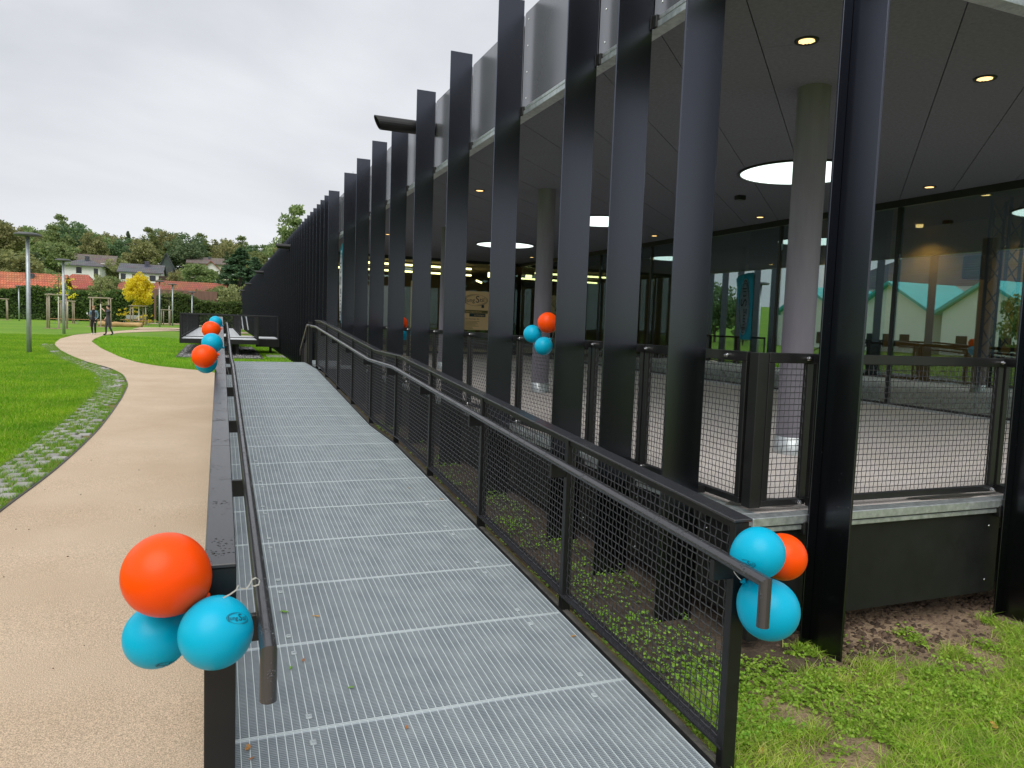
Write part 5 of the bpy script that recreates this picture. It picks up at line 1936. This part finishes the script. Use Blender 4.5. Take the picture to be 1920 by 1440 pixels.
# ------------------------------------------------------------------ houses
def house(label, x0, x1, Y, zb, zw, zr_, wall, roof, axis='X', depth=9, over=.5, windows=(), chimney=None, hip=0., name='house', balcony=None):
    """front wall at Y; ridge along X (eaves to the viewer) or along Y (gable to the viewer)"""
    t_ = thing(name, label, 'house', ((x0 + x1) / 2, Y, zb))
    y1 = Y + depth
    ym, xm = (Y + y1) / 2, (x0 + x1) / 2
    w_ = MB()
    if axis == 'X':
        w_.add([(x0, Y, zb), (x1, Y, zb), (x1, y1, zb), (x0, y1, zb), (x0, Y, zw), (x1, Y, zw), (x1, y1, zw), (x0, y1, zw)],
               [(0, 1, 5, 4), (1, 2, 6, 5), (2, 3, 7, 6), (3, 0, 4, 7)])
        if not hip:
            w_.add([(x0, Y, zw), (x0, y1, zw), (x0, ym, zr_ - .08), (x1, Y, zw), (x1, y1, zw), (x1, ym, zr_ - .08)], [(0, 2, 1), (3, 4, 5)])
    else:
        w_.add([(x0, Y, zb), (x1, Y, zb), (x1, y1, zb), (x0, y1, zb), (x0, Y, zw), (x1, Y, zw), (x1, y1, zw), (x0, y1, zw)],
               [(0, 1, 5, 4), (1, 2, 6, 5), (2, 3, 7, 6), (3, 0, 4, 7)])
        w_.add([(x0, Y, zw), (x1, Y, zw), (xm, Y, zr_ - .08), (x0, y1, zw), (x1, y1, zw), (xm, y1, zr_ - .08)], [(0, 1, 2), (3, 5, 4)])
    part('wall', w_, wall, t_)
    rf = MB()
    th = .18
    def slab(a, b, c, d):
        rf.add([a, b, c, d] + [(p[0], p[1], p[2] - th) for p in (a, b, c, d)], [(0, 1, 2, 3), (7, 6, 5, 4), (0, 4, 5, 1), (1, 5, 6, 2), (2, 6, 7, 3), (3, 7, 4, 0)])
    if axis == 'X':
        sl_ = (zr_ - zw) / (depth / 2)
        ze = zw - over * sl_
        hx = hip
        slab((x0 - over, Y - over, ze), (x1 + over, Y - over, ze), (x1 + over - hx, ym, zr_), (x0 - over + hx, ym, zr_))
        slab((x1 + over, y1 + over, ze), (x0 - over, y1 + over, ze), (x0 - over + hx, ym, zr_), (x1 + over - hx, ym, zr_))
        if hip:
            rf.add([(x0 - over, Y - over, ze), (x0 - over + hx, ym, zr_), (x0 - over, y1 + over, ze), (x1 + over, Y - over, ze), (x1 + over, y1 + over, ze), (x1 + over - hx, ym, zr_)], [(0, 1, 2), (3, 4, 5)])
    else:
        sl_ = (zr_ - zw) / ((x1 - x0) / 2)
        ze = zw - over * sl_
        slab((x0 - over, Y - over, ze), (xm, Y - over, zr_), (xm, y1 + over, zr_), (x0 - over, y1 + over, ze))
        slab((xm, Y - over, zr_), (x1 + over, Y - over, ze), (x1 + over, y1 + over, ze), (xm, y1 + over, zr_))
    ro = part('roof', rf, roof, t_)
    if chimney:
        cx, cz, cw, ch = chimney
        cy = ym - 1.2
        part('chimney', MB().box(cx - cw, cx + cw, cy - .4, cy + .4, cz, cz + ch), 'slate', ro)
    for wx, wz, ww, wh in windows:
        f_ = part('window', MB().box(wx - ww / 2 - .07, wx + ww / 2 + .07, Y - .03, Y - .001, wz - .07, wz + wh + .07), 'render_white' if wall != 'render_white' else 'timberdark', t_)
        part('pane', MB().box(wx - ww / 2, wx + ww / 2, Y - .045, Y - .031, wz, wz + wh), 'windowdark', f_)
    if balcony:
        bx0, bx1, bz = balcony
        part('balcony', MB().box(bx0, bx1, Y - 1.1, Y - .002, bz, bz + .12).box(bx0, bx1, Y - 1.12, Y - 1.05, bz + .12, bz + .95), 'timberdark', t_)
    return t_
house('low house with bright orange tiled roof behind the left hedge', -36, -19.3, 110, .8, 4.5, 6.4, 'render_cream', 'tileorange', depth=8, chimney=(-22.9, 5.2, .45, 1.1))
house('house with smooth hipped red roof right of the orange tiled one', -20.8, -16.6, 119, 1.5, 5.1, 6.9, 'render_cream', 'tilered', depth=7, hip=1.6)
house('white hillside house with low pitched roof and one dark window', -25.2, -19.6, 148, 4.6, 9.7, 10.9, 'render_white', 'tilegrey', depth=9, hip=3.0, over=.7, windows=((-22.8, 8.2, .7, .9), (-20.2, 7.8, .5, 1.2)), chimney=(-22, 10.5, .3, .8))
house('long grey brown roof behind the white hillside house', -27, -19.8, 166, 6.2, 10.9, 12.9, 'render_cream', 'tilebrown', depth=9, windows=((-21.5, 11.0, .5, .01),))
house('white house with grey roof and dark balcony on the hillside', -15.6, -9.3, 139, 3.8, 8.55, 10.05, 'render_white', 'tilegrey', depth=9, over=.35, windows=((-13.2, 7.2, .8, .8), (-10.6, 7.1, .8, .8), (-15, 7.2, .6, .8)), chimney=(-11.7, 9.2, .35, 1.3), balcony=(-9.6, -8.0, 7.0))
house('steep dark slate gable house among the hillside trees', -12.9, -9.9, 186, 8.3, 12.2, 15.3, 'slate', 'slate', axis='Y', depth=8, over=.3)
house('cream house with long brown roof near the top of the village', -7.0, 2.2, 191, 8.8, 13.9, 15.5, 'render_cream', 'tilebrown', depth=10, windows=((-5.5, 12.4, .8, .9), (-3.2, 12.4, .8, .9)), chimney=(-2.5, 14.6, .3, 1))
house('white gable house with red brown roof below the cream house', -4.0, .3, 169, 6.6, 11.0, 13.0, 'render_white', 'tileold', axis='Y', depth=9, windows=((-2.2, 9.6, .8, 1.3), (-.9, 9.6, .7, 1.1)))
house('old barn with patchy orange tile roof right of the yellow tree', -13.0, -6.6, 117, 1.4, 4.7, 6.1, 'brownbarn', 'tileold', depth=7)
house('second barn with weathered orange tile roof towards the dark building', -8.2, .4, 116, 1.3, 5.0, 6.5, 'brownbarn', 'tileold', depth=7)
bw = MB().box(-8.6, -.4, 107.6, 107.9, .4, 4.9)
tag(link('barn_wall', bw.data('barn_wall', 'brownbarn')), 'long brown board wall just above the hedge below the barn roofs', 'wall')

# buildings on the left, out of the frame, that mirror in the glass wall
MR = thing('community_building', 'white building with turquoise gabled roofs mirrored in the glass wall', 'building', (-50, 58, .4))
zg = .4
part('wall', MB().box(-62, -50, 44, 82, zg, 5.3), 'render_white', MR)
for yc, wd, hp in ((50, 9, 2.7), (61, 10, 3.0), (73, 10, 2.8)):
    part('gable', MB().add([(-50.0, yc - wd / 2, zg + .01), (-48.2, yc - wd / 2, zg + .01), (-48.2, yc + wd / 2, zg + .01), (-50, yc + wd / 2, zg + .01),
                           (-50.0, yc - wd / 2, 4.8), (-48.2, yc - wd / 2, 4.8), (-48.2, yc + wd / 2, 4.8), (-50, yc + wd / 2, 4.8), (-48.2, yc, 4.8 + hp), (-50, yc, 4.8 + hp)],
         [(0, 1, 5, 4), (2, 3, 7, 6), (1, 2, 6, 8, 5), (3, 0, 4, 9, 7)]), 'render_white', MR)
    e_, o_ = .35, .7
    for s_ in (-1, 1):
        part('roof', MB().add([(x, y, z + dz) for dz in (0, e_) for x, y, z in ((-47.6, yc, 4.8 + hp), (-58, yc, 4.8 + hp), (-58, yc + s_ * (wd / 2 + o_), 4.45), (-47.6, yc + s_ * (wd / 2 + o_), 4.45))],
             [(0, 1, 2, 3), (7, 6, 5, 4), (0, 4, 5, 1), (1, 5, 6, 2), (2, 6, 7, 3), (3, 7, 4, 0)]), 'turquoise', MR)
    for dy in (-2.2, .0, 2.2):
        f_ = part('window', MB().box(-48.19, -48.15, yc + dy - .6, yc + dy + .6, 1.0, 2.4), 'windowdark', MR)
HB = thing('hall_building', 'large white hall with dark hipped roof mirrored in the glass wall', 'building', (-70, 62, .4))
part('wall', MB().box(-84, -63, 42, 86, zg, 8.6), 'render_white', HB)
part('roof', MB().add([(-62, 41, 8.5), (-62, 87, 8.5), (-85, 87, 8.5), (-85, 41, 8.5), (-73, 52, 17), (-73, 68, 17)], [(0, 1, 5, 4), (1, 2, 5), (2, 3, 4, 5), (3, 0, 4), (3, 2, 1, 0)]), 'slate', HB)
for i, (x, y, h) in enumerate(((-46, 92, 9), (-40, 40, 7), (-44, 86, 8), (-36, 70, 5))):
    tree(['dark', 'mid', 'dark', 'mid'][i], i, x, y, h, 1., ['dark tree right of the mirrored white gables', 'light tree left of the mirrored white gables', 'second dark tree by the mirrored white gables', 'small tree before the mirrored white gables'][i])

# benches and log on the lawn
def bench(px, Y, L_, label, rz=0.):
    p_ = at(px, 607, Y)
    t_ = thing('bench', label, 'bench', (p_.x, Y, G(p_.x, Y)), rz)
    for i in range(4):
        link('slat', MB().cbox(-L_ / 2, L_ / 2, -.22 + i * .115, -.12 + i * .115, .43, .48, .006).data('slat', 'benchwood'), t_)
    for x in (-L_ * .38, 0, L_ * .38):
        link('leg', MB().tube([(x - .16, 0, 0), (x, 0, .43)], .02, 6).data('leg', 'lamppole'), t_)
        link('leg', MB().tube([(x + .16, 0, 0), (x, 0, .43)], .02, 6).data('leg', 'lamppole'), t_)
    return t_
bench(146, 80, 4.6, 'long wooden bench behind the walking woman')
b_ = bench(256, 88, 3.0, 'wooden bench with pale backrest under the yellow tree')
link('backrest', MB().cbox(-1.0, .9, .24, .28, .55, .95, .01).data('backrest', 'lamppole'), b_)
bench(276, 84, 2.6, 'second wooden bench right of the yellow tree stakes', .15)
lgm = MB()
p0, p1 = at(184, 610.5, 74), at(266, 612.3, 74)
rs = []
pts = [(p0.x + (p1.x - p0.x) * i / 10, 74 + .15 * math.sin(i), G(p0.x, 74) + .2 + .03 * math.sin(i * 1.7)) for i in range(11)]
lgm.tube(pts, [.22 + .03 * math.sin(i * 2.1) for i in range(11)], 12)
tag(link('tree_log', lgm.data('tree_log', 'logwood', True)), 'long peeled tree trunk lying on the lawn behind the walking man', 'log')

# ------------------------------------------------------------------ people
def person(label, pos, rz, h, joints, edges, radii, rule, hair, extras=()):
    me = bpy.data.meshes.new('body')
    me.from_pydata(joints, edges, [])
    tmp = bpy.data.objects.new('tmp', me)
    COL.objects.link(tmp)
    sk = tmp.modifiers.new('skin', 'SKIN')
    for i, r in enumerate(radii):
        rr = r if isinstance(r, tuple) else (r, r)
        me.skin_vertices[0].data[i].radius = rr
    me.skin_vertices[0].data[0].use_root = True
    sk.use_smooth_shade = True
    su = tmp.modifiers.new('sub', 'SUBSURF')
    su.levels = su.render_levels = 2
    dg = bpy.context.evaluated_depsgraph_get()
    body = bpy.data.meshes.new_from_object(tmp.evaluated_get(dg))
    bpy.data.objects.remove(tmp)
    names = []
    for p in body.polygons:
        m_ = rule(p.center)
        if m_ not in names: names.append(m_)
        p.material_index = names.index(m_)
        p.use_smooth = True
    idx = [p.material_index for p in body.polygons]
    body.materials.clear()
    for n_ in names: body.materials.append(MATS[n_])
    for p, i in zip(body.polygons, idx): p.material_index = i
    t_ = thing('person', label, 'person', pos, rz)
    t_.scale = (h, h, h)
    link('body', body, t_)
    hm, hc, hr_ = hair
    mb = MB()
    n = 14
    prof = [(math.sin(math.pi * i / 10) * 1.0, -math.cos(math.pi * i / 10)) for i in range(2, 11)]
    hb = MB().lathe(prof, n)
    link('hair', MB().add([(hc[0] + x * hr_[0], hc[1] + y * hr_[1], hc[2] + z * hr_[2]) for x, y, z in hb.v], hb.f).data('hair', hm, True), t_)
    for nm, mb_, m_ in extras:
        link(nm, mb_.data(nm, m_, True), t_)
    return t_
# unit height figures, facing -Y (towards the viewer)
def figure(leg_l, leg_r, arm_l, arm_r):
    J = [(0, 0, .53), (0, 0, .62), (0, .005, .72), (0, .005, .80), (0, 0, .845), (0, -.008, .90), (0, -.008, .955), (0, -.045, .915)]
    Rr = [(.09, .062), (.082, .056), (.098, .062), (.075, .05), (.033, .033), (.042, .052), (.038, .046), (.009, .009)]
    Ed = [(0, 1), (1, 2), (2, 3), (3, 4), (4, 5), (5, 6), (5, 7)]
    def chain(root, pts, rr):
        prev = root
        for p_, r_ in zip(pts, rr):
            J.append(p_); Rr.append(r_); Ed.append((prev, len(J) - 1)); prev = len(J) - 1
    for leg in (leg_l, leg_r):
        chain(0, leg, [.058, .04, .034, .026, (.026, .02), (.02, .014)])
    for arm in (arm_l, arm_r):
        chain(3, arm, [.036, .028, .022, .017, (.02, .012), .008])
    return J, Ed, Rr
J, Ed, Rr = figure([(-.05, 0, .49), (-.055, -.03, .28), (-.055, .0, .16), (-.055, .03, .045), (-.055, .0, .022), (-.055, -.07, .018)],
                   [(.05, 0, .49), (.058, -.06, .28), (.06, -.06, .16), (.06, -.05, .045), (.06, -.08, .03), (.06, -.14, .025)],
                   [(-.105, .0, .79), (-.13, .01, .68), (-.135, -.02, .62), (-.15, -.10, .66), (-.155, -.125, .675), (-.16, -.15, .69)],
                   [(.105, .0, .79), (.135, .02, .68), (.13, .01, .6), (.10, -.06, .54), (.085, -.08, .52), (.075, -.095, .505)])
def rule_w(c):
    if c.z < .04: return 'shoewhite'
    if c.z > .86: return 'skin'
    if c.z < .545: return 'skin' if (c.y < -.065 and c.x > .05 and c.z > .4) else 'clothblack'
    if abs(c.x) > .055: return 'skin' if (c.x < -.1 and c.y < -.09) else 'denim'
    return 'clothblack'
pa = at(176, 623, 51)
person('woman in denim jacket and black trousers with white shoes walking towards the viewer', (pa.x, 51, G(pa.x, 51) + .022), R(-8), 1.72, J, Ed, Rr, rule_w,
       ('hairfair', (0, .006, .945), (.052, .058, .055)),
       (('bag', MB().cbox(-.12, -.03, -.09, -.05, .5, .6, .01), 'clothgrey'), ('cup', MB().lathe([(.0, 0), (.02, 0), (.026, .06), (0, .062)], 12, (-.16, -.15, .685)), 'shoewhite')))
J, Ed, Rr = figure([(-.05, 0, .49), (-.055, -.05, .28), (-.055, -.05, .16), (-.055, -.05, .045), (-.055, -.08, .024), (-.055, -.14, .018)],
                   [(.05, 0, .49), (.055, .02, .28), (.055, .07, .17), (.055, .12, .06), (.055, .10, .03), (.055, .05, .016)],
                   [(-.105, .0, .79), (-.13, .02, .67), (-.13, .0, .60), (-.12, -.05, .53), (-.118, -.065, .505), (-.115, -.08, .48)],
                   [(.105, .0, .79), (.125, -.10, .74), (.11, -.14, .78), (.06, -.20, .855), (.045, -.215, .875), (.03, -.225, .89)])
def rule_m(c):
    if c.z < .035: return 'clothblack'
    if c.y < -.15 and c.z > .7: return 'skin'
    if c.z > .855 and abs(c.x) < .06: return 'skin'
    if c.x < -.1 and c.z < .62: return 'skin'
    return 'clothgrey'
pb = at(203, 625, 50)
person('man in dark grey shirt and trousers walking with one arm raised to his face', (pb.x, 50, G(pb.x, 50) + .022), R(-62), 1.80, J, Ed, Rr, rule_m,
       ('hairdark', (0, .012, .95), (.05, .058, .054)))
